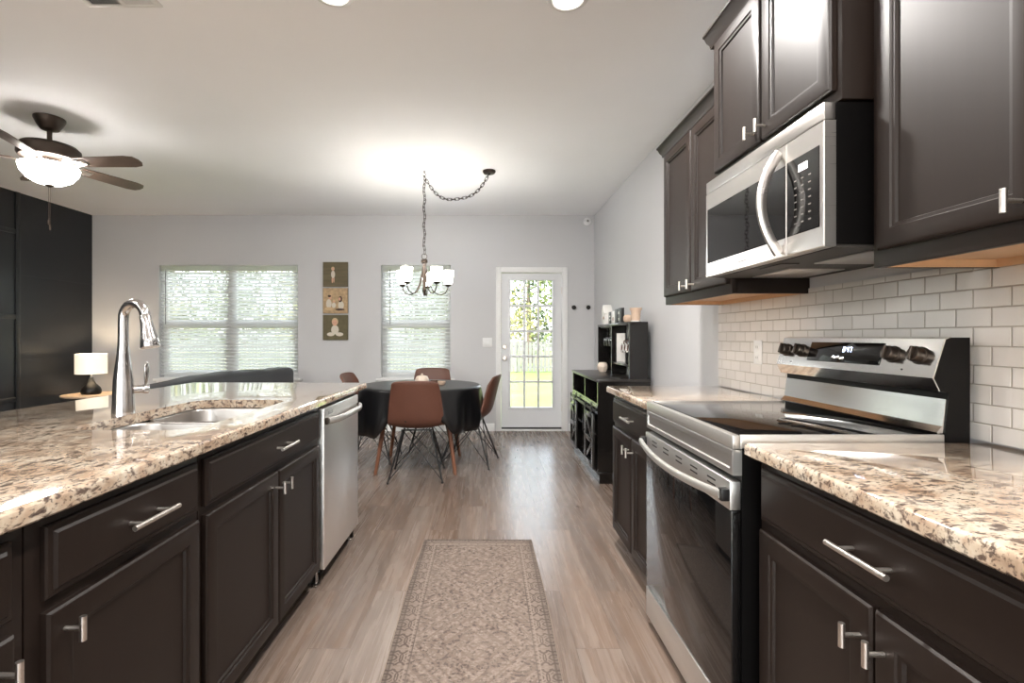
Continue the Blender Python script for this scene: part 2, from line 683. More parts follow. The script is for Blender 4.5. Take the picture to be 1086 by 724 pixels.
M_UNDER = mat('birch_underside', lin(206, 170, 134), 0.5, noise=((4, 30, 4), 0.12))
M_TILE = subway_tile()
M_STEEL = steel('brushed_stainless', 0.74, 0.38, (3, 3, 350))
M_STEELF = steel('satin_stainless', 0.76, 0.34, (3, 3, 350))
M_STEELM = steel('microwave_stainless', 0.58, 0.30, (3, 3, 350), (1.0, 0.96, 0.92))
M_STEELH = mat('satin_handle_steel', lin(196, 193, 188), 0.34, metal=0.75)
M_STEELV = steel('brushed_stainless_vertical', 0.92, 0.36, (40, 40, 2))
M_STEELP = steel('polished_stainless', 0.72, 0.12, (3, 3, 300))
M_SINK = steel('sink_stainless', 0.44, 0.36, (60, 60, 60), (1.0, 0.95, 0.9))
M_NICKEL = steel('brushed_nickel', 0.74, 0.3, (200, 200, 200), (1.0, 0.93, 0.86))
M_CHROME = steel('polished_chrome', 0.5, 0.18, (30, 30, 30), (1, 0.97, 0.95))
M_BGLASS = mat('black_oven_glass', lin(14, 13, 13), 0.03, spec=0.55)
M_COOKTOP = mat('ceramic_cooktop', lin(16, 15, 15), 0.03, spec=0.8)
M_BPLASTIC = mat('black_plastic', lin(18, 17, 17), 0.4)
M_BPAINT = mat('black_range_enamel', lin(9, 8, 8), 0.35, spec=0.2)
M_BMETAL = mat('black_wire_metal', lin(20, 19, 19), 0.35, metal=0.3)
M_BRONZE = mat('oil_rubbed_bronze', lin(62, 52, 45), 0.4, metal=0.7)
M_DKNOB = mat('dark_knob_finish', lin(70, 62, 56), 0.3, metal=0.8)
M_LEATHER = mat('brown_faux_leather', lin(98, 62, 49), 0.5, noise=((9, 9, 9), 0.16), bump=((260, 260, 260), 0.25))
M_CLOTH = mat('black_tablecloth', lin(12, 12, 14), 0.33, spec=0.6, noise=((5, 5, 5), 0.15))
M_WALNUT = mat('walnut_leg', lin(128, 82, 58), 0.4, noise=((40, 40, 3), 0.25))
M_RUG = rug_weave()
M_RUGEDGE = mat('rug_binding', lin(150, 134, 120), 0.9)
M_HUTCH = mat('black_stained_wood', lin(22, 20, 19), 0.16, noise=((40, 40, 4), 0.3))
M_HUTCHTOP = mat('black_stained_top', lin(40, 36, 34), 0.28, noise=((40, 4, 40), 0.3))
M_CREAM = mat('cream_ceramic', lin(222, 206, 190), 0.35, noise=((20, 20, 20), 0.05))
M_WHITEC = mat('white_ceramic', lin(240, 238, 234), 0.2)
M_MUG = mat('brown_glazed_stoneware', lin(98, 74, 62), 0.22, noise=((10, 10, 10), 0.3))
M_TERRA = mat('beige_clay', lin(206, 180, 158), 0.6, noise=((30, 30, 30), 0.08))
M_SOFA = mat('charcoal_sofa_leather', lin(46, 48, 52), 0.45, noise=((6, 6, 6), 0.2), bump=((30, 8, 30), 0.4))
M_FANWOOD = mat('fan_blade_walnut', lin(82, 66, 56), 0.4, noise=((6, 40, 40), 0.25))
M_GLASS = thin_glass()
M_CLEAR = mat('clear_stemware', (1, 1, 1, 1), 0.02, trans=1.0, ior=1.45)
M_OAK = mat('pale_oak_top', lin(206, 178, 152), 0.4, noise=((6, 50, 6), 0.12))
M_GREYP = mat('grey_plastic', lin(150, 150, 150), 0.4)
M_SILVERVENT = mat('white_vent_paint', lin(220, 219, 217), 0.4)
M_DUCTSHADE = mat('dark_void', lin(12, 12, 12), 0.9)


def glow(name, col, s, base=(0.9, 0.88, 0.84, 1)):
    return mat(name, base, 0.4, emit=col, emit_s=s)


M_LENS = glow('lit_lens', (1.0, 0.93, 0.84, 1), 9.0)
M_FANBOWL = glow('lit_fan_bowl', (1.0, 0.95, 0.90, 1), FAN_EMIT)
M_SHADE = glow('lit_frosted_shade', (1.0, 0.92, 0.80, 1), SHADE_EMIT)
M_LAMPSH = glow('lit_linen_shade', (1.0, 0.82, 0.58, 1), 0.3)
M_DIGIT = glow('blue_white_digits', (0.55, 0.68, 1.0, 1), 3.0)
M_MWDISP = glow('pale_display', (1.0, 0.86, 0.88, 1), 0.75)
M_MARK = mat('printed_light_marks', lin(120, 116, 112), 0.5)

# ------------------------------------------------------------------ the room
XL, XR, YB, YF, ZC = -5.193, 1.42, 6.58, -3.0, 2.84
BW = YB / FPX                                   # metres per pixel on the back wall
bx = lambda x: (x - 516) * BW
bz = lambda y: 1.24 + (357 - y) * BW


def struct(name, mb, m, parent=None, **kw):
    o = mb.build(name, m, parent, **kw)
    if parent is None:
        o['kind'] = 'structure'
    return o


fl = MB().box(XL, XR, YF, YB, -0.1, 0.0)
struct('floor', fl, M_FLOOR)
struct('ceiling', MB().box(XL - 0.2, XR + 0.2, YF - 0.2, YB + 0.2, ZC, ZC + 0.15), M_CEIL)
struct('wall_right', MB().box(XR, XR + 0.15, YF, YB + 0.15, -0.1, ZC), M_WALL)
R1 = (-4.6, -2.0, 0.0, 2.25)
R2 = (-1.3, 1.0, 0.0, 2.25)
mb = MB()
for a, b in ((XL - 0.15, R1[0]), (R1[1], R2[0]), (R2[1], XR + 0.15)):
    mb.box(a, b, YF - 0.15, YF, -0.1, ZC)
for w in (R1, R2):
    mb.box(w[0], w[1], YF - 0.15, YF, w[3], ZC)
struct('wall_front', mb, M_WALL)
for k, w in enumerate((R1, R2)):  # rear glass doors, added out of view to let in extra daylight
    added_door = thing('door_%d' % (k + 2), None, None, ((w[0] + w[1]) / 2, YF - 0.1, 0), kind='structure')
    hw_ = (w[1] - w[0]) / 2
    for s_ in (-1, 1):
        a, b = (-hw_, 0.0) if s_ < 0 else (0.0, hw_)
        mb = MB().box(a, a + 0.06, 0, 0.04, 0.001, w[3], 0.004).box(b - 0.06, b, 0, 0.04, 0.001, w[3], 0.004)
        mb.box(a + 0.06, b - 0.06, 0, 0.04, 0.001, 0.09, 0.004).box(a + 0.06, b - 0.06, 0, 0.04, w[3] - 0.07, w[3], 0.004)
        mb.build('door_frame', M_VINYL, added_door)
        MB().box(a + 0.06, b - 0.06, 0.018, 0.024, 0.09, w[3] - 0.07).build('glass_pane', M_GLASS, added_door)

# back wall with three openings
W1 = (bx(168.6), bx(316.0), bz(401), bz(281))
W2 = (bx(404.0), bx(478.0), bz(401), bz(281))
D1 = (bx(530.5), bx(597.2), 0.0, bz(288))
mb = MB()
xs = [XL - 0.15, W1[0], W1[1], W2[0], W2[1], D1[0], D1[1], XR]
Yb0, Yb1 = YB, YB + 0.16
for i in range(0, 7, 2):
    mb.box(xs[i], xs[i + 1], Yb0, Yb1, -0.1, ZC)
for w in (W1, W2, D1):
    mb.box(w[0], w[1], Yb0, Yb1, w[3], ZC)
    if w[2] > 0:
        mb.box(w[0], w[1], Yb0, Yb1, -0.1, w[2])
struct('wall_back', mb, M_WALL)

# left wall: charcoal board-and-batten accent
mb = MB().box(XL - 0.15, XL, YF, YB, -0.1, ZC)
YBAT = [5.53, 4.4, 3.27, 2.14, 1.0, -0.1, -1.2, -2.3]
for y in YBAT:
    mb.box(XL, XL + 0.012, y - 0.03, y + 0.03, 0.0, ZC, 0.002)
for k, y in enumerate(YBAT[:-1]):
    y0, y1 = YBAT[k + 1] + 0.03, y - 0.03
    for z in ((2.40, 1.46, 0.55) if k % 2 == 0 else (1.93, 0.98)):
        mb.box(XL, XL + 0.012, y0, y1, z - 0.025, z + 0.025, 0.002)
for z in (1.93, 0.98):
    mb.box(XL, XL + 0.003, YBAT[0] + 0.03, YB, z - 0.004, z + 0.004)
struct('wall_left', mb, M_BLACKWALL)

mb = MB()
for a, b in ((XL, D1[0] - 0.075), (D1[1] + 0.075, XR)):
    mb.prism([(0, 0), (-0.014, 0), (-0.014, 0.085), (-0.006, 0.1), (0, 0.1)], a, b, lambda u, v, t: (t, YB + u, v))
struct('baseboard_back', mb, M_TRIM)
mb = MB().prism([(0, 0), (-0.014, 0), (-0.014, 0.085), (-0.006, 0.1), (0, 0.1)], 3.02, YB, lambda u, v, t: (XR + u, t, v))
struct('baseboard_right', mb, M_TRIM)

# ---- door and its casing
mb = MB()
cw = 0.068
prof = lambda: None
mb.box(D1[0] - cw + 0.01, D1[0] + 0.012, YB - 0.018, YB, 0.0, D1[3] + cw - 0.01, 0.005)
mb.box(D1[1] - 0.012, D1[1] + cw - 0.01, YB - 0.018, YB, 0.0, D1[3] + cw - 0.01, 0.005)
mb.box(D1[0] + 0.012, D1[1] - 0.012, YB - 0.018, YB, D1[3] - 0.012, D1[3] + cw - 0.01, 0.005)
mb.box(D1[0], D1[0] + 0.012, YB, YB + 0.14, 0, D1[3])
mb.box(D1[1] - 0.012, D1[1], YB, YB + 0.14, 0, D1[3])
mb.box(D1[0], D1[1], YB, YB + 0.14, D1[3] - 0.012, D1[3])
struct('trim_1', mb, M_TRIM)
struct('trim_2', MB().box(D1[0] + 0.012, D1[1] - 0.012, YB - 0.02, YB + 0.13, 0.0, 0.022, 0.005), M_TRIM)

sx0, sx1, sz0, sz1 = D1[0] + 0.017, D1[1] - 0.017, 0.045, D1[3] - 0.018
door = thing('door_1', None, None, ((sx0 + sx1) / 2, YB + 0.03, 0), kind='structure')
cx = (sx0 + sx1) / 2
gx0, gx1, gz0, gz1 = bx(541.5) - cx, bx(586) - cx, bz(432), bz(297)
mb = MB()
a0, a1 = sx0 - cx, sx1 - cx
mb.box(a0, gx0, 0, 0.045, sz0, sz1)
mb.box(gx1, a1, 0, 0.045, sz0, sz1)
mb.box(gx0, gx1, 0, 0.045, sz0, gz0)
mb.box(gx0, gx1, 0, 0.045, gz1, sz1)
mb.build('door_slab', M_DOORW, door)
mb = MB()
L = 0.03
for (p, q, s, t) in ((gx0 - L, gx1 + L, gz0 - L, gz0), (gx0 - L, gx1 + L, gz1, gz1 + L), (gx0 - L, gx0, gz0, gz1), (gx1, gx1 + L, gz0, gz1)):
    mb.box(p, q, -0.012, 0.0, s, t, 0.004)
for k in (1, 2):
    x = gx0 + (gx1 - gx0) * k / 3
    mb.box(x - 0.014, x + 0.014, 0.002, 0.02, gz0, gz1, 0.004)
for k in (1, 2, 3, 4):
    z = gz0 + (gz1 - gz0) * k / 5
    mb.box(gx0, gx1, 0.003, 0.019, z - 0.014, z + 0.014, 0.004)
mb.build('muntin_grid', M_DOORW, door)
MB().box(gx0, gx1, 0.021, 0.027, gz0, gz1).build('glass_pane', M_GLASS, door)
kx = bx(535.3) - cx
rotY = Matrix.Rotation(R(90), 4, 'X')
MB().lathe([(0, 0), (0.033, 0), (0.033, 0.006), (0.026, 0.012), (0.024, 0.022), (0.0, 0.024)], 24, (kx, 0, bz(367.8)), rotY).build('deadbolt', M_NICKEL, door)
MB().lathe([(0, 0), (0.033, 0), (0.033, 0.006), (0.014, 0.012), (0.013, 0.035), (0.028, 0.042), (0.031, 0.055), (0.024, 0.068), (0.0, 0.071)], 24, (kx, 0, bz(380)), rotY).build('door_knob', M_NICKEL, door)
MB().box(a0, a1, -0.004, 0.045, 0.022, 0.045).build('door_sweep', M_BPLASTIC, door)
mb = MB()
for z in (0.3, 1.1, 1.85):
    mb.tube([(a1 + 0.006, -0.004, z - 0.045), (a1 + 0.006, -0.004, z + 0.045)], 0.006, 8)
mb.build('hinge', M_NICKEL, door)


# ---- windows
def window(n, w, double):
    x0, x1, z0, z1 = w
    c = (x0 + x1) / 2
    wd = thing('window_%d' % n, None, None, (c, YB + 0.1, 0), kind='structure')
    h = (x1 - x0) / 2
    mb = MB()
    e = 0.045
    mb.box(-h, h, 0, 0.05, z0, z0 + e, 0.004)
    mb.box(-h, h, 0, 0.05, z1 - e, z1, 0.004)
    mb.box(-h, -h + e, 0, 0.05, z0 + e, z1 - e, 0.004)
    mb.box(h - e, h, 0, 0.05, z0 + e, z1 - e, 0.004)
    spans = [(-h + e, h - e)]
    if double:
        mb.box(-0.055, 0.055, 0, 0.05, z0 + e, z1 - e, 0.004)
        spans = [(-h + e, -0.055), (0.055, h - e)]
    mb.build('window_frame', M_VINYL, wd)
    zm = bz(343.5)
    for (p, q) in spans:
        mb = MB()
        mb.box(p, q, -0.004, 0.03, zm - 0.035, zm + 0.035, 0.004)
        mb.box(p, p + 0.03, -0.002, 0.03, z0 + e, zm - 0.035, 0.003)
        mb.box(q - 0.03, q, -0.002, 0.03, z0 + e, zm - 0.035, 0.003)
        mb.box(p + 0.03, q - 0.03, -0.002, 0.03, z0 + e, z0 + e + 0.045, 0.003)
        mb.build('sash', M_VINYL, wd)
        MB().box(p + 0.001, q - 0.001, 0.034, 0.039, z0 + e, z1 - e).build('glass_pane', M_GLASS, wd)
    MB().box(-h - 0.06, h + 0.06, -0.14, -0.1, z0 - 0.03, z0, 0.006).box(-h + 0.001, h - 0.001, -0.1, -0.001, z0 - 0.0005, z0 + 0.006).build('window_stool', M_TRIM, wd)
    MB().box(-h - 0.03, h + 0.03, -0.113, -0.1, z0 - 0.095, z0 - 0.03, 0.004).build('window_apron', M_TRIM, wd)


window(1, W1, True)
window(2, W2, False)

random.seed(4)


def blind(w, label, cords, wand_x):
    x0, x1, z0, z1 = w
    c = (x0 + x1) / 2
    h = (x1 - x0) / 2 - 0.012
    b = thing('window_blind', label, 'blind', (c, YB + 0.045, z1))
    H = z1 - z0
    MB().box(-h, h, -0.035, 0.035, -0.075, -0.002, 0.006).build('headrail', M_SLAT, b)
    mb = MB()
    pitch = 0.0445
    n = int((H - 0.115) / pitch)
    for k in range(n):
        z = -0.105 - k * pitch
        tilt = R(-40)
        Mx = Matrix.Translation((0, 0, z)) @ Matrix.Rotation(tilt, 4, 'X')
        mb.box(-h, h, -0.025, 0.025, -0.0015, 0.0015, M=Mx)
    mb.build('slats', M_SLAT, b, smooth=0)
    zb = -0.105 - n * pitch + 0.01
    MB().box(-h, h, -0.026, 0.026, zb - 0.02, zb, 0.004).build('bottom_rail', M_SLAT, b)
    mb = MB()
    for f in cords:
        for y in (-0.029, 0.029):
            mb.box(-h + 2 * h * f - 0.002, -h + 2 * h * f + 0.002, y - 0.0007, y + 0.0007, zb, -0.07)
    mb.build('ladder_cord', M_SLAT, b)
    if wand_x is not None:
        MB().tube([(-h + wand_x, -0.043, -0.06), (-h + wand_x, -0.045, -0.78)], 0.006, 8).build('tilt_wand', M_GREYP, b)


blind(W1, 'wide white horizontal blind over the twin window behind the sofa', (0.05, 0.21, 0.36, 0.50, 0.71, 0.85, 0.97), 0.075)
blind(W2, 'narrow white horizontal blind in the single window behind the dining table', (0.08, 0.37, 0.66, 0.93), 0.11)

# ------------------------------------------------------------------ kitchen cabinets
LIFT_DOOR = [(0, 0), (0, -0.013), (0.004, -0.018), (0.010, -0.020), (0.050, -0.020), (0.053, -0.016), (0.061, -0.0145), (0.064, -0.008)]
LIFT_DRAWER = [(0, 0), (0, -0.010), (0.004, -0.013), (0.013, -0.0145), (0.018, -0.020)]


def pull(parent, x, z, y0, length=0.16):
    """horizontal bar pull on two posts, drawer front surface at y0"""
    mb = MB()
    yb = y0 - 0.034
    mb.tube([(x - length / 2, yb, z), (x + length / 2, yb, z)], 0.0062, 12)
    for s in (-1, 1):
        mb.tube([(x + s * length * 0.30, y0, z), (x + s * length * 0.30, yb, z)], 0.0048, 10)
    return mb.build('pull', M_NICKEL, parent)


def knob(parent, x, z, y0):
    """short upright bar knob on a single post"""
    mb = MB()
    yb = y0 - 0.036
    mb.tube([(x, yb, z - 0.024), (x, yb, z + 0.024)], 0.0062, 12)
    mb.tube([(x, y0, z), (x, yb, z)], 0.0048, 10)
    return mb.build('knob', M_NICKEL, parent)


def cabinet(name, label, cat, loc, rotz, W, depth, z0, z1, fronts, toe=0.0, under=False, group=None, crown=None):
    """front face-frame plane is local y=0, cabinet body behind it; x spans +-W/2"""
    c = thing(name, label, cat, loc, rotz, group)
    h = W / 2
    mb = MB()
    zb = z0 + toe
    if under:
        mb.box(-h, h, 0.02, depth, zb + 0.03, z1)
        mb.box(-h, h, 0, 0.02, zb, z1, 0.002)
        mb.box(-h, -h + 0.014, 0.02, depth, zb, zb + 0.03)
        mb.box(h - 0.014, h, 0.02, depth, zb, zb + 0.03)
    else:
        mb.box(-h, h, 0, depth, zb, z1, 0.002)
    if toe:
        mb.box(-h, h, 0.07, depth, z0 + 0.001, zb)
    mb.build('carcass', M_CAB, c)
    if under:
        MB().box(-h + 0.0145, h - 0.0145, 0.0205, depth - 0.001, zb + 0.022, zb + 0.0295).box(-h + 0.0145, -h + 0.018, 0.0205, depth, zb + 0.001, zb + 0.022).box(h - 0.018, h - 0.0145, 0.0205, depth, zb + 0.001, zb + 0.022).box(-h + 0.018, h - 0.018, depth - 0.018, depth, zb + 0.001, zb + 0.022).build('underside', M_UNDER, c)
    for f in fronts:
        kind, a, b, p, q, hx, hz = f
        if kind == 'drawer':
            d = MB().panel(a, b, p, q, [(i, y - 0.0008) for i, y in LIFT_DRAWER]).build('drawer', M_CAB, c, smooth=20)
            pull(d, hx, hz, -0.0205)
        else:
            d = MB().panel(a, b, p, q, [(i, y - 0.0008) for i, y in LIFT_DOOR]).build('door', M_CAB, c, smooth=20)
            if hx is not None:
                knob(d, hx, hz, -0.0205)
    if crown:
        zt, ex0, ex1 = crown
        pr = [(0.0, -0.055), (-0.008, -0.055), (-0.012, -0.042), (-0.026, -0.03), (-0.036, -0.012), (-0.044, -0.008), (-0.044, 0.0), (0.02, 0.0), (0.02, -0.055)]
        mb = MB()
        mb.prism(pr, -h - ex0, h + ex1, lambda u, v, t: (t, u, zt + v))
        pr2 = [(0.0, -0.055), (0.008, -0.055), (0.012, -0.042), (0.026, -0.03), (0.036, -0.012), (0.044, -0.008), (0.044, 0.0), (-0.02, 0.0), (-0.02, -0.055)]
        if ex0:
            mb.prism(pr2, 0.02, depth, lambda u, v, t: (-h - u, t, zt + v))
        if ex1:
            mb.prism(pr2, 0.02, depth, lambda u, v, t: (h + u, t, zt + v))
        mb.build('crown_moulding', M_CAB, c)
    return c


RZ = -PI / 2           # right-hand run: local x -> -Y, local y -> +X
CH = 0.906             # carcass top
GT = 0.944             # granite top


def right_cab(name, label, cat, y0, y1, xf, depth, z0, z1, fronts, **kw):
    """fronts given with world Y coordinates (far value first)"""
    yc = (y0 + y1) / 2
    ff = []
    for k, a, b, p, q, hx, hz in fronts:
        la, lb = yc - max(a, b), yc - min(a, b)
        ff.append((k, la, lb, p, q, None if hx is None else yc - hx, hz))
    return cabinet(name, label, cat, (xf, yc, 0), RZ, abs(y1 - y0), depth, z0, z1, ff, **kw)


XF = 0.769
right_cab('base_cabinet', 'dark brown base cabinet at the near end of the right counter beside the range', 'cabinet', 0.53, 1.398, XF, XR - XF - 0.004, 0.0, CH,
          [('drawer', 1.378, 0.567, 0.737, 0.878, 0.973, 0.808),
           ('door', 1.378, 0.977, 0.108, 0.712, 1.003, 0.642), ('door', 0.968, 0.567, 0.108, 0.712, 0.941, 0.642)], toe=0.1)
right_cab('base_cabinet', 'dark brown base cabinet between the range and the coffee hutch', 'cabinet', 2.19, 2.998, XF, XR - XF - 0.004, 0.0, CH,
          [('drawer', 2.975, 2.215, 0.737, 0.878, 2.595, 0.808),
           ('door', 2.975, 2.6, 0.108, 0.712, 2.632, 0.645), ('door', 2.59, 2.215, 0.108, 0.712, 2.558, 0.645)], toe=0.1)

UF = 1.075
right_cab('wall_cabinet', 'dark brown upper cabinet right of the microwave with one knob showing', 'cabinet', 0.53, 1.388, UF, XR - UF - 0.004, 1.43, 2.33,
          [('door', 1.358, 0.952, 1.475, 2.318, 0.985, 1.508), ('door', 0.942, 0.55, 1.475, 2.318, 0.908, 1.508)], under=True, crown=(2.385, 0.0, 0.0))
right_cab('wall_cabinet', 'dark brown upper cabinet left of the microwave, lower than its neighbour', 'cabinet', 2.19, 3.0, UF, XR - UF - 0.004, 1.43, 2.325,
          [('door', 2.98, 2.594, 1.475, 2.315, 2.64, 1.508), ('door', 2.584, 2.21, 1.475, 2.315, 2.545, 1.508)], under=True, crown=(2.38, 0.035, 0.0))
right_cab('wall_cabinet', 'dark brown raised upper cabinet directly above the microwave', 'cabinet', 1.41, 2.186, 1.003, XR - 1.003 - 0.004, 1.912, 2.52,
          [('door', 2.166, 1.805, 1.945, 2.505, 1.835, 1.985), ('door', 1.793, 1.432, 1.945, 2.505, 1.762, 1.985)], crown=(2.57, 0.035, 0.035))


def slab(x0, x1, y0, y1, z0, z1, hole=None):
    mb = MB()
    e = 0.012

    def rect(i, z):
        return [(x0 + i, y0 + i, z), (x1 - i, y0 + i, z), (x1 - i, y1 - i, z), (x0 + i, y1 - i, z)]
    lp = [rect(0.004, z0), rect(0, z0 + 0.004), rect(0, z1 - e), rect(e * 0.13, z1 - e * 0.5), rect(e * 0.5, z1 - e * 0.13), rect(e, z1)]
    if hole is None:
        mb.rings(lp)
        return mb
    mb.rings(lp, cap0=False, cap1=False)
    bm = mb.bm
    for z, r_ in ((z1, e), (z0, 0.004)):
        bm.verts.ensure_lookup_table()
        ov = []
        for p in rect(r_, z):
            ov.append(min(bm.verts, key=lambda v: (v.co - Vector(p)).length))
        hv = [bm.verts.new((p[0], p[1], z)) for p in hole]
        ed = []
        for q in (ov, hv):
            for i in range(len(q)):
                a, b = q[i], q[(i + 1) % len(q)]
                ed.append(bm.edges.get((a, b)) or bm.edges.new((a, b)))
        bmesh.ops.triangle_fill(bm, edges=ed, use_beauty=True)
        if z == z1:
            top = hv
        else:
            for i in range(len(hv)):
                bm.faces.new((top[i], top[(i + 1) % len(hv)], hv[(i + 1) % len(hv)], hv[i]))
    mb._paint()
    return mb


o = slab(0.725, XR - 0.012, 0.5, 1.405, CH + 0.0005, GT).build('granite_countertop', M_GRAN)
tag(o, 'speckled beige granite countertop right of the range', 'countertop')
o = slab(0.725, XR - 0.012, 2.185, 3.02, CH + 0.0005, GT).build('granite_countertop', M_GRAN)
tag(o, 'speckled beige granite countertop left of the range, next to the black hutch', 'countertop')

# tile backsplash (origin on a joint so the bond matches)
oy, oz = 1.39575, 0.884
mb = MB().box(0, 0.009, 0.5 - oy, 3.04 - oy, GT + 0.001 - oz, 1.452 - oz)
o = mb.build('tile_backsplash', M_TILE, None, (XR - 0.0095, oy, oz))
tag(o, 'grey glazed subway tile backsplash behind the range', 'backsplash')
ou = thing('wall_outlet', 'white electrical outlet on the tile left of the range controls', 'outlet', (XR - 0.0105, 2.59, 1.16))
MB().box(-0.006, 0, -0.038, 0.038, -0.062, 0.062, 0.003).build('cover_plate', M_VINYL, ou)
for s in (-1, 1):
    mb = MB().box(-0.009, -0.0062, -0.017, 0.017, s * 0.027 - 0.015, s * 0.027 + 0.015, 0.001)
    mb.mi = 1
    mb.box(-0.0096, -0.0085, -0.008, -0.005, s * 0.027 - 0.006, s * 0.027 + 0.006)
    mb.box(-0.0096, -0.0085, 0.005, 0.008, s * 0.027 - 0.006, s * 0.027 + 0.006)
    mb.build('receptacle', [M_VINYL, M_GREYP], ou)

# ------------------------------------------------------------------ range
RY0, RY1 = 1.418, 2.180
rng = thing('range', 'stainless and black glass freestanding electric range between the right counters', 'range', (0.70, (RY0 + RY1) / 2, 0), RZ)
h = (RY1 - RY0) / 2
MB().box(-h, h, 0.025, 0.655, 0.03, 0.925).build('body', M_BPAINT, rng)
mb = MB().box(-h + 0.0065, h - 0.0065, 0.0205, 0.60, 0.94, 0.961, 0.003)
cook = mb.build('cooktop', M_COOKTOP, rng)
MB().box(-h, h, -0.002, 0.02, 0.921, 0.9595, 0.002).box(-h, -h + 0.006, 0.02, 0.6, 0.921, 0.9622, 0.002).box(h - 0.006, h, 0.02, 0.6, 0.921, 0.9622, 0.002).build('cooktop_trim', M_STEELH, rng)
MB().panel(-h, h, 0.846, 0.919, [(0, 0.025), (0, 0.0), (0.002, -0.002), (0.016, -0.002), (0.019, 0.003)]).build('front_fascia', M_STEELF, rng, smooth=20)
# oven door
od = MB().box(-h + 0.004, h - 0.004, -0.004, 0.024, 0.166, 0.745, 0.003).build('oven_door', M_BGLASS, rng)
mb = MB().box(-h + 0.004, h - 0.004, -0.008, 0.024, 0.7455, 0.828, 0.003)
mb.mi = 1
for i, x in enumerate((-0.26, -0.13, 0.0, 0.13, 0.26)):
    for z in (0.806, 0.790):
        mb.box(x - 0.028, x + 0.028, -0.0088, -0.007, z - 0.0025, z + 0.0025)
mb.build('door_band', [M_STEEL, M_BPLASTIC], od)
pts, n = [], 24
for i in range(n + 1):
    t = -1 + 2 * i / n
    pts.append((t * (h - 0.012), -0.030 - 0.032 * (1 - t * t), 0.790 - 0.012 * (1 - t * t)))
mb = MB().tube(pts, 0.0145, 12, flat=(1.0, 0.62))
mb.mi = 1
for s in (-1, 1):
    mb.box(s * (h - 0.012) - 0.012, s * (h - 0.012) + 0.012, -0.034, -0.008, 0.772, 0.808, 0.004)
mb.build('oven_handle', [M_STEELH, M_BPLASTIC], od)
MB().box(-h + 0.004, h - 0.004, -0.006, 0.024, 0.036, 0.160, 0.004).build('storage_drawer', M_STEEL, rng)
for x in (-h + 0.05, h - 0.05):
    for y in (0.06, 0.6):
        MB().lathe([(0.018, 0.0), (0.018, 0.012), (0.009, 0.014), (0.009, 0.03)], 14, (x, y, 0)).build('foot', M_BPLASTIC, rng)
# backguard: black side shell, slanted control fascia, lower splash plate
q = lambda X, z: (X - 0.70, z)
side = [q(1.372, 0.93), q(1.305, 0.93), q(1.302, 0.966), q(1.311, 1.06), q(1.311, 1.08), q(1.288, 1.084), q(1.270, 1.122), q(1.304, 1.232), q(1.318, 1.238), q(1.372, 1.238)]
bg = MB().prism(side, -h, h, lambda u, v, t: (t, u, v)).build('backguard', M_BPAINT, rng)
e = 0.012
cp = [q(1.2695, 1.122), q(1.3035, 1.2325), q(1.300, 1.2345), q(1.2655, 1.1225)]
lipc = [q(1.2875, 1.086), q(1.2695, 1.122), q(1.2655, 1.1225), q(1.2845, 1.0845)]
mb = MB().prism(cp, -h, h, lambda u, v, t: (t, u, v)).prism(lipc, -h, h, lambda u, v, t: (t, u, v))
mb.prism([q(1.3035, 1.2325), q(1.318, 1.2385), q(1.318, 1.2405), q(1.300, 1.2345)], -h, h, lambda u, v, t: (t, u, v))
fas = mb.build('control_fascia', M_STEELP, bg)
sp = [q(1.3105, 1.06), q(1.3015, 0.966), q(1.283, 0.9635), q(1.281, 0.968), q(1.297, 0.985), q(1.306, 1.062)]
MB().prism(sp, -h + 0.004, h - 0.004, lambda u, v, t: (t, u, v)).build('splash_plate', M_STEELP, bg)
# a frame on the slanted fascia: local (x, up-slope w, outward d)
s0, s1 = Vector((0, 1.2655 - 0.70, 1.1225)), Vector((0, 1.300 - 0.70, 1.2345))
upv = (s1 - s0).normalized()
outv = Vector((0, -upv.z, upv.y))
S = Matrix((Vector((1, 0, 0)), upv, outv)).transposed().to_4x4()
S.translation = s0
SL = (s1 - s0).length
yc = (RY0 + RY1) / 2
lx = lambda Y: yc - Y
MB().box(lx(1.985), lx(1.622), SL * 0.22, SL * 0.86, 0.0004, 0.003, 0.001, M=S).build('display', M_BGLASS, fas)
segs = {'8': 'abcdefg', '4': 'bcfg', '7': 'abc', '0': 'abcdef'}


def digit(mb, ch, x, w0, sx_, sy_, d, T):
    t = sx_ * 0.2
    R_ = {'a': (0, sx_, 2 * sy_ - t, 2 * sy_), 'd': (0, sx_, 0, t), 'g': (0, sx_, sy_ - t / 2, sy_ + t / 2), 'f': (0, t, sy_, 2 * sy_),
          'b': (sx_ - t, sx_, sy_, 2 * sy_), 'e': (0, t, 0, sy_), 'c': (sx_ - t, sx_, 0, sy_)}
    for k in segs[ch]:
        a, b, c_, d_ = R_[k]
        mb.box(x + a, x + b, w0 + c_, w0 + d_, d, d + 0.0006, M=T)


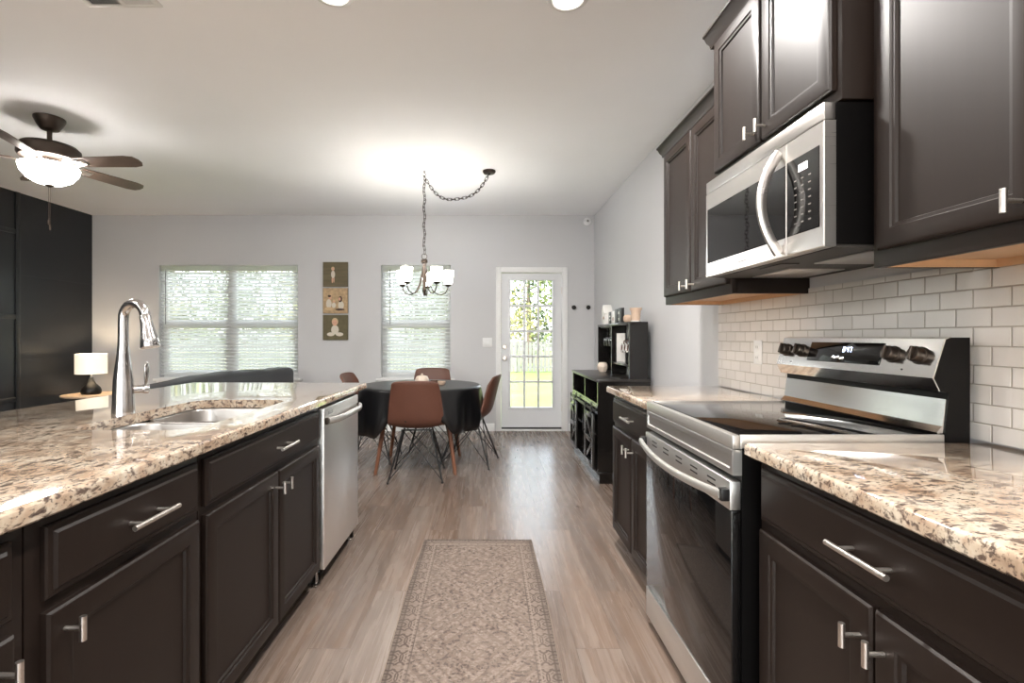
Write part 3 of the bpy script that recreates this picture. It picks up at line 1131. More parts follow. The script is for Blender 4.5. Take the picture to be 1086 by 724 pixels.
mb = MB()
x0 = lx(1.80)
for i, ch in enumerate('847'):
    digit(mb, ch, x0 + i * 0.014 + (0.005 if i else 0), SL * 0.56, 0.009, 0.009, 0.0031, S)
for w0 in (0.6, 0.68):
    mb.box(x0 + 0.0125, x0 + 0.0145, SL * w0, SL * w0 + 0.002, 0.0031, 0.0037, M=S)
mb.build('clock_digits', M_DIGIT, fas)
for Y in (2.135, 2.035, 1.578, 1.480):
    T = S @ Matrix.Translation((lx(Y), SL * 0.55, 0))
    kb = MB()
    kb.lathe([(0, 0.0002), (0.027, 0.0002), (0.027, 0.004), (0.024, 0.006), (0.0235, 0.022), (0.021, 0.026), (0, 0.0265)], 28, M=T)
    kb.box(-0.005, 0.005, -0.021, 0.021, 0.0255, 0.036, 0.003, M=T)
    kb.build('control_knob', M_DKNOB, fas)
for Y, w in ((2.085, 0.12), (1.53, 0.16)):
    MB().lathe([(0, 0), (0.0025, 0), (0.0025, 0.0012), (0, 0.0012)], 10, M=S @ Matrix.Translation((lx(Y), SL * w, 0.0003))).build('indicator_dot', M_BPLASTIC, fas)

# ------------------------------------------------------------------ microwave
MX = 0.962
mw = thing('microwave', 'stainless over-the-range microwave under the raised upper cabinet', 'microwave', (MX, (RY0 + RY1) / 2, 1.495), RZ)
H = 0.412
mb = MB().box(-h, h, 0.03, XR - MX - 0.012, 0.008, H)
mb.build('body', M_BPAINT, mw)
mb = MB().box(-h + 0.003, h - 0.003, 0.032, 0.44, 0.0, 0.0078)
mb.mi = 1
for x in (-0.2, 0.2):
    mb.box(x - 0.13, x + 0.13, 0.17, 0.38, -0.004, 0.001, 0.002)
mb.mi = 2
mb.box(-0.07, 0.07, 0.06, 0.12, -0.003, 0.001)
mb.build('underside_grille', [mat('microwave_underside', lin(62, 59, 56), 0.5, metal=0.3), M_STEELM, M_BPLASTIC], mw)
sp_ = lx(1.595)
ws = H
mb = MB().box(-h, h, -0.004, 0.03, 0.3625, H, 0.003)
mb.build('vent_trim', M_STEELM, mw)
# door: steel frame with dark window
d0, d1 = -h, sp_ - 0.001
mwd = MB().panel(d0, d1, 0.002, 0.3605, [(0, 0.03), (0, -0.002), (0.003, -0.005), (0.0585, -0.005)]).build('door', M_STEELM, mw, smooth=20)
MB().panel(d0 + 0.018, d1 - 0.004, 0.061, 0.292, [(0, -0.0045), (0.0, -0.006), (0.002, -0.007)]).build('door_window', M_BGLASS, mwd, smooth=20)
n = 26
pts = []
for i in range(n + 1):
    t = -1 + 2 * i / n
    pts.append((sp_ - 0.028, -0.012 - 0.058 * (1 - t * t), 0.178 + t * 0.163))
MB().tube(pts, 0.0135, 12, flat=(1.25, 0.7)).build('door_handle', M_STEELM, mwd)
mb = MB().panel(sp_ + 0.001, h, 0.002, 0.3605, [(0, 0.03), (0, -0.002), (0.003, -0.005)])
mcp = mb.build('control_panel', M_STEELM, mw, smooth=20)
MB().panel(sp_ + 0.004, h - 0.018, 0.061, 0.296, [(0, -0.0045), (0.0, -0.006), (0.002, -0.007)]).build('key_pad', M_BGLASS, mcp, smooth=20)
MB().box(sp_ + 0.065, sp_ + 0.108, -0.0078, -0.0068, 0.248, 0.270).build('display', M_MWDISP, mcp)
for c_ in range(3):
    mb = MB()
    for r_ in range(7):
        x = sp_ + 0.050 + c_ * 0.034
        z = 0.226 - r_ * 0.022
        mb.box(x - 0.006, x + 0.006, -0.0076, -0.0068, z - 0.002, z + 0.002)
    mb.build('key_column', M_MARK, mcp)
MB().box(-0.10, -0.045, -0.0056, -0.0049, 0.026, 0.032).build('badge', M_MARK, mwd)

# ------------------------------------------------------------------ island
IA = R(0.8)
IP = Vector((-0.777, 3.235, 0))                 # far right corner of the island top


def isl(f, d):
    """f: distance back along the front edge from the far corner (towards the camera), d: distance in from the edge"""
    c, s = math.cos(IA), math.sin(IA)
    # front edge runs towards (-s, -c); inwards is (-c, s)
    return (IP.x - s * f - c * d, IP.y - c * f + s * d)


IR = PI / 2 - IA        # local x -> along the front, away from the camera; local y -> inwards
RUN = lambda Y: (3.235 - Y) / math.cos(IA)


def island_cab(label, ya, yb, fronts, group=None, name='base_cabinet'):
    yc_ = (ya + yb) / 2
    x, y = isl(RUN(yc_), 0.043)
    ff = [(k, min(a, b) - yc_, max(a, b) - yc_, p, q, None if hx is None else hx - yc_, hz) for k, a, b, p, q, hx, hz in fronts]
    return cabinet(name, label, 'cabinet', (x, y, 0), IR, yb - ya, 0.78, 0.0, CH, ff, toe=0.1, group=group)


island_cab('dark brown island cabinet at the left frame edge, only its corner showing', 0.30, 0.917,
           [('drawer', 0.33, 0.886, 0.737, 0.878, 0.6, 0.806), ('door', 0.33, 0.886, 0.108, 0.712, 0.853, 0.662)])
island_cab('dark brown single door island cabinet at the left with a long drawer pull', 0.92, 1.458,
           [('drawer', 0.951, 1.4415, 0.737, 0.878, 1.21, 0.806), ('door', 0.951, 1.4415, 0.108, 0.712, 0.985, 0.666)])
# sink base: drawer front is false, carcass lower in the middle so that the bowls fit
sb = island_cab('dark brown two door island sink base beside the dishwasher', 1.461, 2.455,
                [('drawer', 1.478, 2.432, 0.737, 0.878, 2.0, 0.806),
                 ('door', 1.478, 1.968, 0.108, 0.712, 1.938, 0.655), ('door', 1.976, 2.432, 0.108, 0.712, 2.006, 0.655)])
for ch in list(bpy.data.objects):
    if ch.parent == sb and ch.name.startswith('carcass'):
        nm = ch.name
        bpy.data.objects.remove(ch)
w_ = (2.455 - 1.461) / 2
mb = MB().box(-w_, w_, 0, 0.018, 0.1, CH).box(-w_, -w_ + 0.018, 0.018, 0.78, 0.1, CH).box(w_ - 0.018, w_, 0.018, 0.78, 0.1, CH)
mb.box(-w_ + 0.018, w_ - 0.018, 0.762, 0.78, 0.1, CH).box(-w_ + 0.018, w_ - 0.018, 0.018, 0.762, 0.1, 0.118).box(-w_, w_, 0.07, 0.78, 0.001, 0.1)
mb.build('carcass', M_CAB, sb)

x, y = isl(RUN(3.10), 0.05)
o = MB().box(-0.012, 0.012, 0, 0.78, 0.001, CH).build('end_panel', M_CAB, None, (x, y, 0), (0, 0, IR))
tag(o, 'dark brown end panel closing the island beyond the dishwasher', 'panel')

# granite top with the sink cut-out (local x towards far end, local y inwards; origin at far corner)
top_loc = (IP.x, IP.y, 0)
FY = 3.6
hole = rrect(1.585 - 3.235, 2.345 - 3.235, 0.135, 0.56, 0.085, 7)
mb = slab(-FY, 0.0, 0.0, 1.135, CH + 0.0005, GT, hole)
o = mb.build('granite_countertop', M_GRAN, None, top_loc, (0, 0, IR), smooth=30)
tag(o, 'long speckled beige granite island top holding the sink', 'countertop')

# sink
x, y = isl(RUN(1.965), 0.3475)
sk = thing('kitchen_sink', 'double bowl stainless undermount sink in the island', 'sink', (x, y, CH), IR)


def bowl(x0, x1, y0, y1, depth):
    mb = MB()
    lp = []
    for (i, z, r_) in ((-0.012, -0.001, 0.09), (0.0, -0.001, 0.085), (0.003, -0.01, 0.083), (0.012, -depth + 0.03, 0.075), (0.022, -depth + 0.008, 0.065), (0.04, -depth, 0.05)):
        lp.append([(p[0], p[1], z) for p in rrect(x0 + i, x1 - i, y0 + i, y1 - i, max(0.01, r_), 7)])
    mb.rings(lp, cap0=False, cap1=True)
    b = mb.build('bowl', M_SINK, sk, fix=False, smooth=50)
    sol = b.modifiers.new('thickness', 'SOLIDIFY')
    sol.thickness = 0.0015
    sol.offset = -1
    cx_, cy_ = (x0 + x1) / 2, (y0 + y1) / 2
    MB().lathe([(0, 0.001), (0.025, 0.001), (0.03, 0.003), (0.043, 0.004), (0.045, 0.0005)], 24, (cx_, cy_, -depth)).build('drain', M_CHROME, b)


bowl(-0.384, -0.008, -0.216, 0.216, 0.20)
bowl(0.008, 0.384, -0.216, 0.216, 0.20)
MB().box(-0.011, 0.011, -0.16, 0.16, -0.012, -0.0015, 0.004).build('divider', M_SINK, sk)

# faucet
fx, fy = -1.425, 1.961
fc = thing('faucet', 'tall brushed gooseneck kitchen faucet with side lever behind the sink', 'faucet', (fx, fy, GT))
mb = MB()
prof = [(0.0, 0), (0.039, 0), (0.039, 0.008), (0.037, 0.03), (0.036, 0.08), (0.0335, 0.13), (0.028, 0.18), (0.023, 0.22), (0.0195, 0.26)]
mb.lathe(prof, 32)
dirx, diry = 0.14, -0.045
dl = math.hypot(dirx, diry)
ux, uy = dirx / dl, diry / dl
rad = 0.058
pts, rs = [(0, 0, 0.255), (0, 0, 0.30), (0, 0, 0.355)], [0.0195, 0.0185, 0.0182]
zc_ = 0.368
for i in range(1, 13):
    a = PI - (PI - R(8)) * i / 12
    pts.append((ux * (rad + rad * math.cos(a)), uy * (rad + rad * math.cos(a)), zc_ + rad * math.sin(a)))
    rs.append(0.0182)
mb.tube(pts, rs, 20)
mb.build('spout_neck', M_CHROME, fc)
e0 = Vector(pts[-1])
dv = Vector((ux * 0.24, uy * 0.24, -1)).normalized()
hp = [e0 + dv * t for t in (-0.004, 0.0, 0.03, 0.06, 0.09, 0.12, 0.124)]
MB().tube(hp, [0.0175, 0.0195, 0.021, 0.0245, 0.030, 0.0345, 0.033], 24).build('spray_head', M_CHROME, fc)
hv = Vector((0.75, 0.66, 0)).normalized()
b0 = Vector((0, 0, 0.088))
MB().tube([b0 + hv * t for t in (0.02, 0.062, 0.066, 0.082, 0.085)], [0.016, 0.016, 0.019, 0.019, 0.015], 20).build('handle_hub', M_CHROME, fc)
l0 = b0 + hv * 0.074
lv = Vector((0.03, 0.02, 1)).normalized()
MB().tube([l0 + lv * t for t in (0.01, 0.03, 0.06, 0.085, 0.102, 0.108)], [0.007, 0.009, 0.0125, 0.0135, 0.009, 0.003], 14, flat=(0.55, 1.0)).build('lever', M_CHROME, fc)

# dishwasher
ya, yb = 2.463, 3.083
x, y = isl(RUN((ya + yb) / 2), 0.012)
dw = thing('dishwasher', 'stainless dishwasher with a bowed bar handle at the end of the island', 'dishwasher', (x, y, 0), IR)
w_ = (yb - ya) / 2
MB().box(-w_, w_, 0.05, 0.62, 0.085, 0.893).build('tub_shell', M_BPLASTIC, dw)
dd = MB().box(-w_ + 0.003, w_ - 0.003, 0.0, 0.05, 0.088, 0.888, 0.006, 3).build('door', M_STEELV, dw)
n = 20
pts = []
for i in range(n + 1):
    t = -1 + 2 * i / n
    pts.append((t * (w_ - 0.02), -0.014 - 0.036 * (1 - t ** 4), 0.822))
mb = MB().tube(pts, 0.017, 12, flat=(1.0, 0.6))
mb.mi = 1
for s in (-1, 1):
    mb.box(s * (w_ - 0.016) - 0.01, s * (w_ - 0.016) + 0.01, -0.016, 0.0, 0.805, 0.839, 0.004)
mb.build('bar_handle', [M_STEELH, M_BRONZE], dd)
MB().box(-w_ + 0.06, -w_ + 0.13, -0.0012, 0.0, 0.848, 0.862).build('badge', M_GREYP, dd)
MB().box(-w_ + 0.003, w_ - 0.003, 0.075, 0.09, 0.012, 0.084).build('toe_kick', M_BPLASTIC, dw)
for s in (-1, 1):
    MB().lathe([(0.02, 0.0), (0.02, 0.008), (0.008, 0.012), (0.008, 0.086)], 14, (s * (w_ - 0.03), 0.052, 0)).build('foot', M_CHROME, dw)

# ------------------------------------------------------------------ rug
mb = MB()
NX, NY = 12, 60
W2_, L2_ = 0.3275, 0.95
grid = []
for j in range(NY + 1):
    y = -L2_ + 2 * L2_ * j / NY
    row = []
    for i in range(NX + 1):
        x = -W2_ + 2 * W2_ * i / NX
        cre = 0.004 * math.exp(-((y - 0.52 - 0.02 * x) / 0.014) ** 2) * max(0, x / W2_ * 0.8 + 0.2)
        wob = 0.004 * math.sin(y * 5.1) * (abs(x) / W2_) ** 4
        row.append(mb.bm.verts.new((x + wob * (1 if x > 0 else -1), y, 0.0065 + cre + 0.001 * math.sin(9 * y + 4 * x))))
    grid.append(row)
for j in range(NY):
    for i in range(NX):
        mb.bm.faces.new((grid[j][i], grid[j][i + 1], grid[j + 1][i + 1], grid[j + 1][i]))
rg = mb.build('runner_rug', M_RUG, None, (-0.052, 2.08, 0), (0, 0, 0), fix=True, smooth=60)
sol = rg.modifiers.new('thickness', 'SOLIDIFY')
sol.thickness = 0.005
sol.offset = -1
tag(rg, 'faded beige oriental runner rug on the plank floor between the counters', 'rug')
loop = [(-W2_, -L2_), (W2_, -L2_), (W2_, L2_), (-W2_, L2_)]
mb = MB()
ed = []
for j in range(NY + 1):
    y = -L2_ + 2 * L2_ * j / NY
    ed.append((-W2_ - 0.004 * math.sin(y * 5.1), y, 0.005))
ed2 = [(-p[0], p[1], 0.005) for p in ed][::-1]
mb.tube(ed + ed2, 0.0042, 6, closed=True)
mb.build('bound_edge', M_RUGEDGE, rg)

# ------------------------------------------------------------------ dining set
TC = Vector((-0.64, 4.85, 0))
TZ = 0.775
tb = thing('dining_table', 'round dining table with splayed walnut legs under a black cloth', 'table', TC)
MB().lathe([(0, TZ - 0.028), (0.56, TZ - 0.028), (0.572, TZ - 0.018), (0.572, TZ - 0.006), (0.566, TZ - 0.001), (0, TZ - 0.001)], 64).build('tabletop', M_WALNUT, tb)
for sx_ in (-1, 1):
    for sy_ in (-1, 1):
        MB().tube([(sx_ * 0.25, sy_ * 0.25, TZ - 0.03), (sx_ * 0.36, sy_ * 0.36, 0.0)], [0.026, 0.015], 14).build('leg', M_WALNUT, tb)
MB().box(-0.27, 0.27, -0.27, 0.27, TZ - 0.07, TZ - 0.0285, 0.004).build('apron', M_WALNUT, tb)

# cloth
RT = 0.578
seg = 144
rings = []
prof = [(0.0, TZ + 0.0015)] + [(RT * k / 6, TZ + 0.0015) for k in range(1, 6)] + [(RT - 0.012, TZ + 0.0015), (RT + 0.001, TZ - 0.004), (RT + 0.006, TZ - 0.018)]


CHAIR_ANG = (R(-88), R(10), R(92), R(152))


def hang(a):
    hl = 0.405 + 0.02 * math.sin(2 * a + 0.4)
    for c_ in CHAIR_ANG:
        d = abs((a - c_ + PI) % (2 * PI) - PI)
        t = max(0.0, min(1.0, (d - R(21)) / R(13)))
        t = t * t * (3 - 2 * t)
        hl = min(hl, 0.262 + (hl - 0.262) * t)
    return hl


verts, faces = [(0, 0, TZ + 0.0015)], []
NR = 0
ringi = []
random.seed(8)
for (r_, z) in prof[1:]:
    st_ = len(verts)
    ringi.append(st_)
    for k in range(seg):
        a = 2 * PI * k / seg
        verts.append((r_ * math.cos(a), r_ * math.sin(a), z + (0.0012 * math.sin(7 * a + r_ * 30) if 0.1 < r_ < RT - 0.02 else 0)))
ND = 12
for j in range(1, ND + 1):
    f = j / ND
    ringi.append(len(verts))
    for k in range(seg):
        a = 2 * PI * k / seg
        fold = (0.5 + 0.5 * math.sin(11 * a + 0.9 * math.sin(3 * a))) * 0.050 + 0.012 * math.sin(5 * a + 1.0) + 0.007 * math.sin(29 * a + 2 * math.sin(4 * a))
        hl = hang(a)
        r_ = RT + 0.006 + f ** 0.8 * (0.004 + fold * min(1.0, hl / 0.38)) - 0.02 * max(0.0, f - 0.8) / 0.2
        verts.append((r_ * math.cos(a), r_ * math.sin(a), TZ - 0.018 - f * (hl - 0.018)))
for k in range(seg):
    faces.append((0, ringi[0] + k, ringi[0] + (k + 1) % seg))
for A, B in zip(ringi, ringi[1:]):
    for k in range(seg):
        k2 = (k + 1) % seg
        faces.append((A + k, B + k, B + k2, A + k2))
o = raw('tablecloth', verts, faces, M_CLOTH, None, TC)
sol = o.modifiers.new('thickness', 'SOLIDIFY')
sol.thickness = 0.0012
sol.offset = 1
tag(o, 'black cloth draped over the round dining table', 'tablecloth')

# table-top things
ZT = TZ + 0.0032
pot = thing('sugar_pot', 'squat cream ceramic pot with a lid at the centre of the black cloth', 'pot', (TC.x + 0.02, TC.y - 0.05, ZT))
MB().lathe([(0, 0), (0.045, 0), (0.062, 0.02), (0.066, 0.05), (0.058, 0.072), (0.054, 0.074), (0.0, 0.074)], 32).build('bowl', M_CREAM, pot)
MB().lathe([(0, 0.0745), (0.056, 0.0745), (0.05, 0.084), (0.02, 0.092), (0.008, 0.094), (0.011, 0.104), (0.006, 0.11), (0, 0.111)], 32).build('lid', M_CREAM, pot)


def little_bowl(x, y, r_, hgt, m, label, cat='bowl', name='small_bowl'):
    o = MB().lathe([(0, 0), (r_ * 0.55, 0), (r_ * 0.9, hgt * 0.45), (r_, hgt), (r_ * 0.93, hgt), (r_ * 0.82, hgt * 0.5), (r_ * 0.45, hgt * 0.15), (0, hgt * 0.12)], 24).build(name, m, None, (x, y, ZT))
    return tag(o, label, cat)


little_bowl(TC.x + 0.135, TC.y - 0.02, 0.036, 0.042, M_MUG, 'tiny dark brown bowl just right of the cream pot on the table')
little_bowl(TC.x + 0.21, TC.y - 0.06, 0.040, 0.036, M_TERRA, 'tiny beige bowl farthest right on the black tablecloth')
little_bowl(TC.x - 0.11, TC.y - 0.06, 0.075, 0.012, M_WHITEC, 'small white saucer left of the cream pot on the table', 'saucer', 'saucer')


# ---- chairs
def make_chair():
    c = thing('dining_chair', 'x', 'chair')
    # side profile (y forward, z up), then half width at each station
    P = [(0.225, 0.448, 0.175), (0.215, 0.462, 0.205), (0.16, 0.463, 0.222), (0.06, 0.450, 0.232), (-0.05, 0.445, 0.236), (-0.13, 0.455, 0.236), (-0.185, 0.49, 0.234),
         (-0.212, 0.545, 0.230), (-0.232, 0.62, 0.222), (-0.252, 0.70, 0.212), (-0.272, 0.78, 0.200), (-0.288, 0.84, 0.188), (-0.294, 0.862, 0.174)]
    nu = 14
    vs, fs = [], []
    for j, (y, z, w) in enumerate(P):
        for i in range(nu + 1):
            t = -1 + 2 * i / nu
            k = abs(t) ** 2.6
            seatness = max(0.0, min(1.0, (y + 0.19) / 0.12))
            dz = 0.046 * k * seatness * (0.3 if j < 2 else 1)
            dy = 0.045 * k * (1 - seatness) * (0.5 if j > 10 else 1)
            if j == len(P) - 1:
                z2 = z - 0.012 * abs(t) ** 4
            else:
                z2 = z
            vs.append((t * w, y + dy, z2 + dz))
    n1 = nu + 1
    for j in range(len(P) - 1):
        for i in range(nu):
            fs.append((j * n1 + i, j * n1 + i + 1, (j + 1) * n1 + i + 1, (j + 1) * n1 + i))
    s = raw('seat_shell', vs, fs, M_LEATHER, c)
    so = s.modifiers.new('thickness', 'SOLIDIFY')
    so.thickness = 0.02
    so.offset = 0
    bv = s.modifiers.new('soft_edge', 'SUBSURF')
    bv.levels = 1
    bv.render_levels = 2
    # piping around the edge
    edge = [vs[i] for i in range(n1)] + [vs[j * n1 + nu] for j in range(1, len(P))] + [vs[(len(P) - 1) * n1 + i] for i in range(nu - 1, -1, -1)] + [vs[j * n1] for j in range(len(P) - 2, 0, -1)]
    MB().tube(edge, 0.0105, 8, closed=True).build('piping', M_LEATHER, s)
    mt = {(-1, 1): (-0.12, 0.10), (1, 1): (0.12, 0.10), (-1, -1): (-0.12, -0.10), (1, -1): (0.12, -0.10)}
    zt = 0.428
    ft = lambda a, b: (a * 0.23, b * 0.24 + 0.0, 0.008)
    for (a, b), (mx_, my_) in mt.items():
        mb = MB()
        mb.tube([(mx_, my_, zt), ft(a, b)], [0.0085, 0.0065], 10)
        mb.lathe([(0, 0), (0.011, 0), (0.011, 0.008), (0.007, 0.016), (0, 0.018)], 12, (a * 0.23, b * 0.24, 0))
        mb.build('leg', M_BMETAL, c)
    corners = [(-1, 1), (1, 1), (1, -1), (-1, -1)]
    for i in range(4):
        A, B = corners[i], corners[(i + 1) % 4]
        mb = MB()
        for (u, w) in ((A, B), (B, A)):
            f0 = Vector(ft(*u))
            top = Vector((*mt[w], zt))
            lo = Vector((*mt[u], zt)).lerp(f0, 0.96)
            mb.tube([lo, top], 0.0042, 8)
        mb.build('cross_rod', M_BMETAL, c)
    for y_ in (-0.1025, 0.1025):
        MB().box(-0.135, 0.135, y_ - 0.0125, y_ + 0.0125, zt - 0.006, zt + 0.006, 0.003).build('seat_bracket', M_BMETAL, c)
    return c


ch0 = make_chair()
spots = [
    ((-0.615, 4.46), R(3.0), 'brown leather dining chair with its back to the kitchen, nearest of the set'),
    ((-0.165, 4.93), R(90 - 12), 'brown leather dining chair in side view between the table and the glass door'),
    ((-0.62, 5.64), R(180 + 4), 'brown leather dining chair behind the table under the narrow window'),
    ((-1.16, 5.1), R(-90 - 4), 'brown leather dining chair at the left of the table, mostly hidden by the island'),
]
for i, ((x, y), a, lab) in enumerate(spots):
    c = ch0 if i == 0 else copy_tree(ch0)
    c.location = (x, y, 0)
    c.rotation_euler = (0, 0, a)
    c['label'] = lab
    c['group'] = 'chairs around the dining table'

# ---- chandelier
CHX, CHY = -0.60, 4.82
cd = thing('chandelier', 'bronze five arm swag chandelier with frosted glass shades above the table', 'chandelier', (CHX, CHY, 0))
MB().lathe([(0, 1.985), (0.028, 1.985), (0.032, 1.975), (0.032, 1.955), (0.022, 1.945), (0.020, 1.93), (0.019, 1.80), (0.014, 1.72), (0.018, 1.70), (0.02, 1.685), (0.012, 1.665), (0.010, 1.64), (0, 1.628)], 24).build('column', M_BRONZE, cd)
MB().tube([(0.026 * math.cos(2 * PI * k / 20), 0, 2.013 + 0.026 * math.sin(2 * PI * k / 20)) for k in range(20)], 0.0035, 8, closed=True).build('hanging_loop', M_BRONZE, cd)
SR = 0.235
for k in range(5):
    a = R(90 + 72 * k)
    ca, sa = math.cos(a), math.sin(a)
    prof = [(0.012, 1.95), (0.026, 1.85), (0.05, 1.75), (0.085, 1.685), (0.125, 1.655), (0.165, 1.648), (0.205, 1.665), (0.228, 1.70), (SR, 1.735)]
    arm = MB().tube([(r_ * ca, r_ * sa, z) for r_, z in prof], 0.0055, 10).build('arm', M_BRONZE, cd)
    MB().lathe([(0.007, 1.728), (0.02, 1.732), (0.03, 1.742), (0.032, 1.752), (0, 1.753)], 20, (SR * ca, SR * sa, 0)).build('shade_cup', M_BRONZE, arm)
    MB().lathe([(0, 1.755), (0.03, 1.755), (0.042, 1.77), (0.05, 1.82), (0.055, 1.885), (0.052, 1.885), (0.046, 1.82), (0.038, 1.775), (0, 1.768)], 24, (SR * ca, SR * sa, 0)).build('glass_shade', M_SHADE, arm)
    lamp('POINT', 'bulb_light', arm, (SR * ca, SR * sa, 1.90), 1.7, (0.84, 0.93, 1.0), 0.03)


def chain(pts, name, parent, link=0.046, r=0.003, w=0.0115):
    P = [Vector(p) for p in pts]
    cum = [0]
    for a, b in zip(P, P[1:]):
        cum.append(cum[-1] + (b - a).length)
    tot = cum[-1]

    def at(s):
        for i in range(len(P) - 1):
            if s <= cum[i + 1] or i == len(P) - 2:
                t = (s - cum[i]) / max(1e-9, cum[i + 1] - cum[i])
                return P[i].lerp(P[i + 1], t), (P[i + 1] - P[i]).normalized()
    mb = MB()
    n = int(tot / (link * 0.78))
    for k in range(n):
        p, t = at((k + 0.5) * tot / n)
        u = t.orthogonal().normalized() if abs(t.z) > 0.95 else Vector((0, 0, 1)).cross(t).normalized()
        v = t.cross(u)
        if k % 2:
            u = v
        L_ = link / 2 - w * 0.6
        lp = []
        for i in range(5):
            a = -PI / 2 + PI * i / 4
            lp.append(p + t * (L_ + w * math.cos(a)) + u * (w * math.sin(a)))
        for i in range(5):
            a = PI / 2 + PI * i / 4
            lp.append(p + t * (-L_ + w * math.cos(a)) + u * (w * math.sin(a)))
        mb.tube(lp, r, 5, closed=True)
    return mb.build(name, M_BRONZE, parent)


chain([(0.006 * math.sin(k * 1.7), 0, 2.785 - 0.745 * k / 16) for k in range(17)], 'drop_chain', cd)
dxs = 0.025 - CHX
sw = []
for i in range(25):
    t = i / 24
    sag = 0.255 * (1 - abs(2 * t - 1) ** 2.0) + 0.02 * math.sin(t * 9)
    sw.append((dxs * t, 0, 2.785 + 0.035 * t - sag))
chain(sw, 'swag_chain', cd)
mb = MB().tube([(0.0, 0, ZC - 0.0005), (0.0, 0, ZC - 0.022)], 0.006, 8)
mb.tube([(0.012 * math.sin(2 * PI * k / 14), 0, ZC - 0.036 + 0.014 * math.cos(2 * PI * k / 14)) for k in range(11)], 0.003, 6)
mb.build('ceiling_hook', M_BRONZE, cd)
MB().lathe([(0, ZC - 0.0005), (0.062, ZC - 0.0005), (0.062, ZC - 0.012), (0.054, ZC - 0.026), (0.012, ZC - 0.03), (0.008, ZC - 0.042), (0, ZC - 0.043)], 28, (dxs, 0, 0)).build('canopy', M_BRONZE, cd)

# ------------------------------------------------------------------ hutch
HX0, HX1, HY0, HY1 = 0.938, 1.385, 4.213, 5.427
hb = thing('coffee_hutch', 'black coffee bar hutch with sliding barn doors against the right wall', 'hutch', (HX0, (HY0 + HY1) / 2, 0), RZ)
w_ = (HY1 - HY0) / 2
dp = HX1 - HX0
HT = 0.882
mb = MB()
mb.box(-w_, w_, 0.012, dp, 0.0, 0.075)                       # plinth
mb.box(-w_, w_, 0.0, dp, 0.075, 0.10, 0.002)
mb.box(-w_, -w_ + 0.025, 0.0, dp, 0.10, HT - 0.025)
mb.box(w_ - 0.025, w_, 0.0, dp, 0.10, HT - 0.025)
mb.box(-w_ + 0.025, w_ - 0.025, dp - 0.012, dp, 0.10, HT - 0.025)
mb.box(-w_ + 0.025, w_ - 0.025, 0.0, dp - 0.012, 0.655, 0.675)
mb.box(-0.012 + 0.05, 0.012 + 0.05, 0.0, dp - 0.012, 0.675, HT - 0.025)
mb.box(-0.22, -0.2, 0.03, dp - 0.012, 0.10, 0.655)
mb.box(0.2, 0.22, 0.03, dp - 0.012, 0.10, 0.655)
mb.box(-w_ + 0.025, w_ - 0.025, 0.03, dp - 0.012, 0.37, 0.385)
mb.box(-w_, w_, -0.004, 0.0, 0.585, 0.655)
mb.build('carcass', M_HUTCH, hb)
MB().box(-w_ - 0.006, w_ + 0.006, -0.012, dp, HT - 0.025, HT, 0.003).build('counter', M_HUTCHTOP, hb)
rail = MB().box(-w_ + 0.01, w_ - 0.01, -0.026, -0.020, 0.60, 0.622, 0.001)
for x in (-0.55, -0.2, 0.2, 0.55):
    rail.box(x - 0.006, x + 0.006, -0.021, -0.0035, 0.605, 0.617)
rail.build('barn_rail', M_BMETAL, hb)
for dx0, dx1 in ((-w_ + 0.02, -w_ + 0.36), (w_ - 0.42, w_ - 0.06)):
    mb = MB()
    y0, y1, y2 = -0.034, -0.012, -0.018
    z0, z1 = 0.105, 0.575
    zm = (z0 + z1) / 2
    f = 0.045
    for a, b, p, q in ((dx0, dx0 + f, z0, z1), (dx1 - f, dx1, z0, z1), (dx0 + f, dx1 - f, z0, z0 + f), (dx0 + f, dx1 - f, z1 - f, z1), (dx0 + f, dx1 - f, zm - f / 2, zm + f / 2)):
        mb.box(a, b, y0, y1, p, q, 0.002)
    for (zz0, zz1, s) in ((z0 + f, zm - f / 2, 1), (zm + f / 2, z1 - f, -1)):
        a = Vector((dx0 + f, 0, zz0 if s > 0 else zz1))
        b = Vector((dx1 - f, 0, zz1 if s > 0 else zz0))
        d = (b - a)
        ln = d.length
        ang = math.atan2(d.z, d.x)
        T = Matrix.Translation((a + b) / 2) @ Matrix.Rotation(-ang, 4, 'Y')
        mb.box(-ln / 2 + 0.012, ln / 2 - 0.012, y0 + 0.003, y1 - 0.003, -0.018, 0.018, 0.001, M=T)
    d_ = mb.build('barn_door', mat('barn_door_black', lin(40, 38, 37), 0.13, spec=0.8), hb)
    mb = MB()
    for x in (dx0 + 0.05, dx1 - 0.05):
        mb.box(x - 0.01, x + 0.01, -0.038, -0.0345, 0.545, 0.64, 0.001)
        mb.lathe([(0, -0.004), (0.018, -0.004), (0.018, 0.004), (0, 0.004)], 18, (x, -0.030, 0.632), rotY)
    mb.build('roller_strap', M_BMETAL, d_)
    xk = dx1 - 0.022 if dx0 < 0 else dx0 + 0.022
    MB().tube([(xk, -0.034, 0.39), (xk, -0.05, 0.395), (xk, -0.05, 0.455), (xk, -0.034, 0.46)], 0.005, 8).build('door_pull', M_BMETAL, d_)
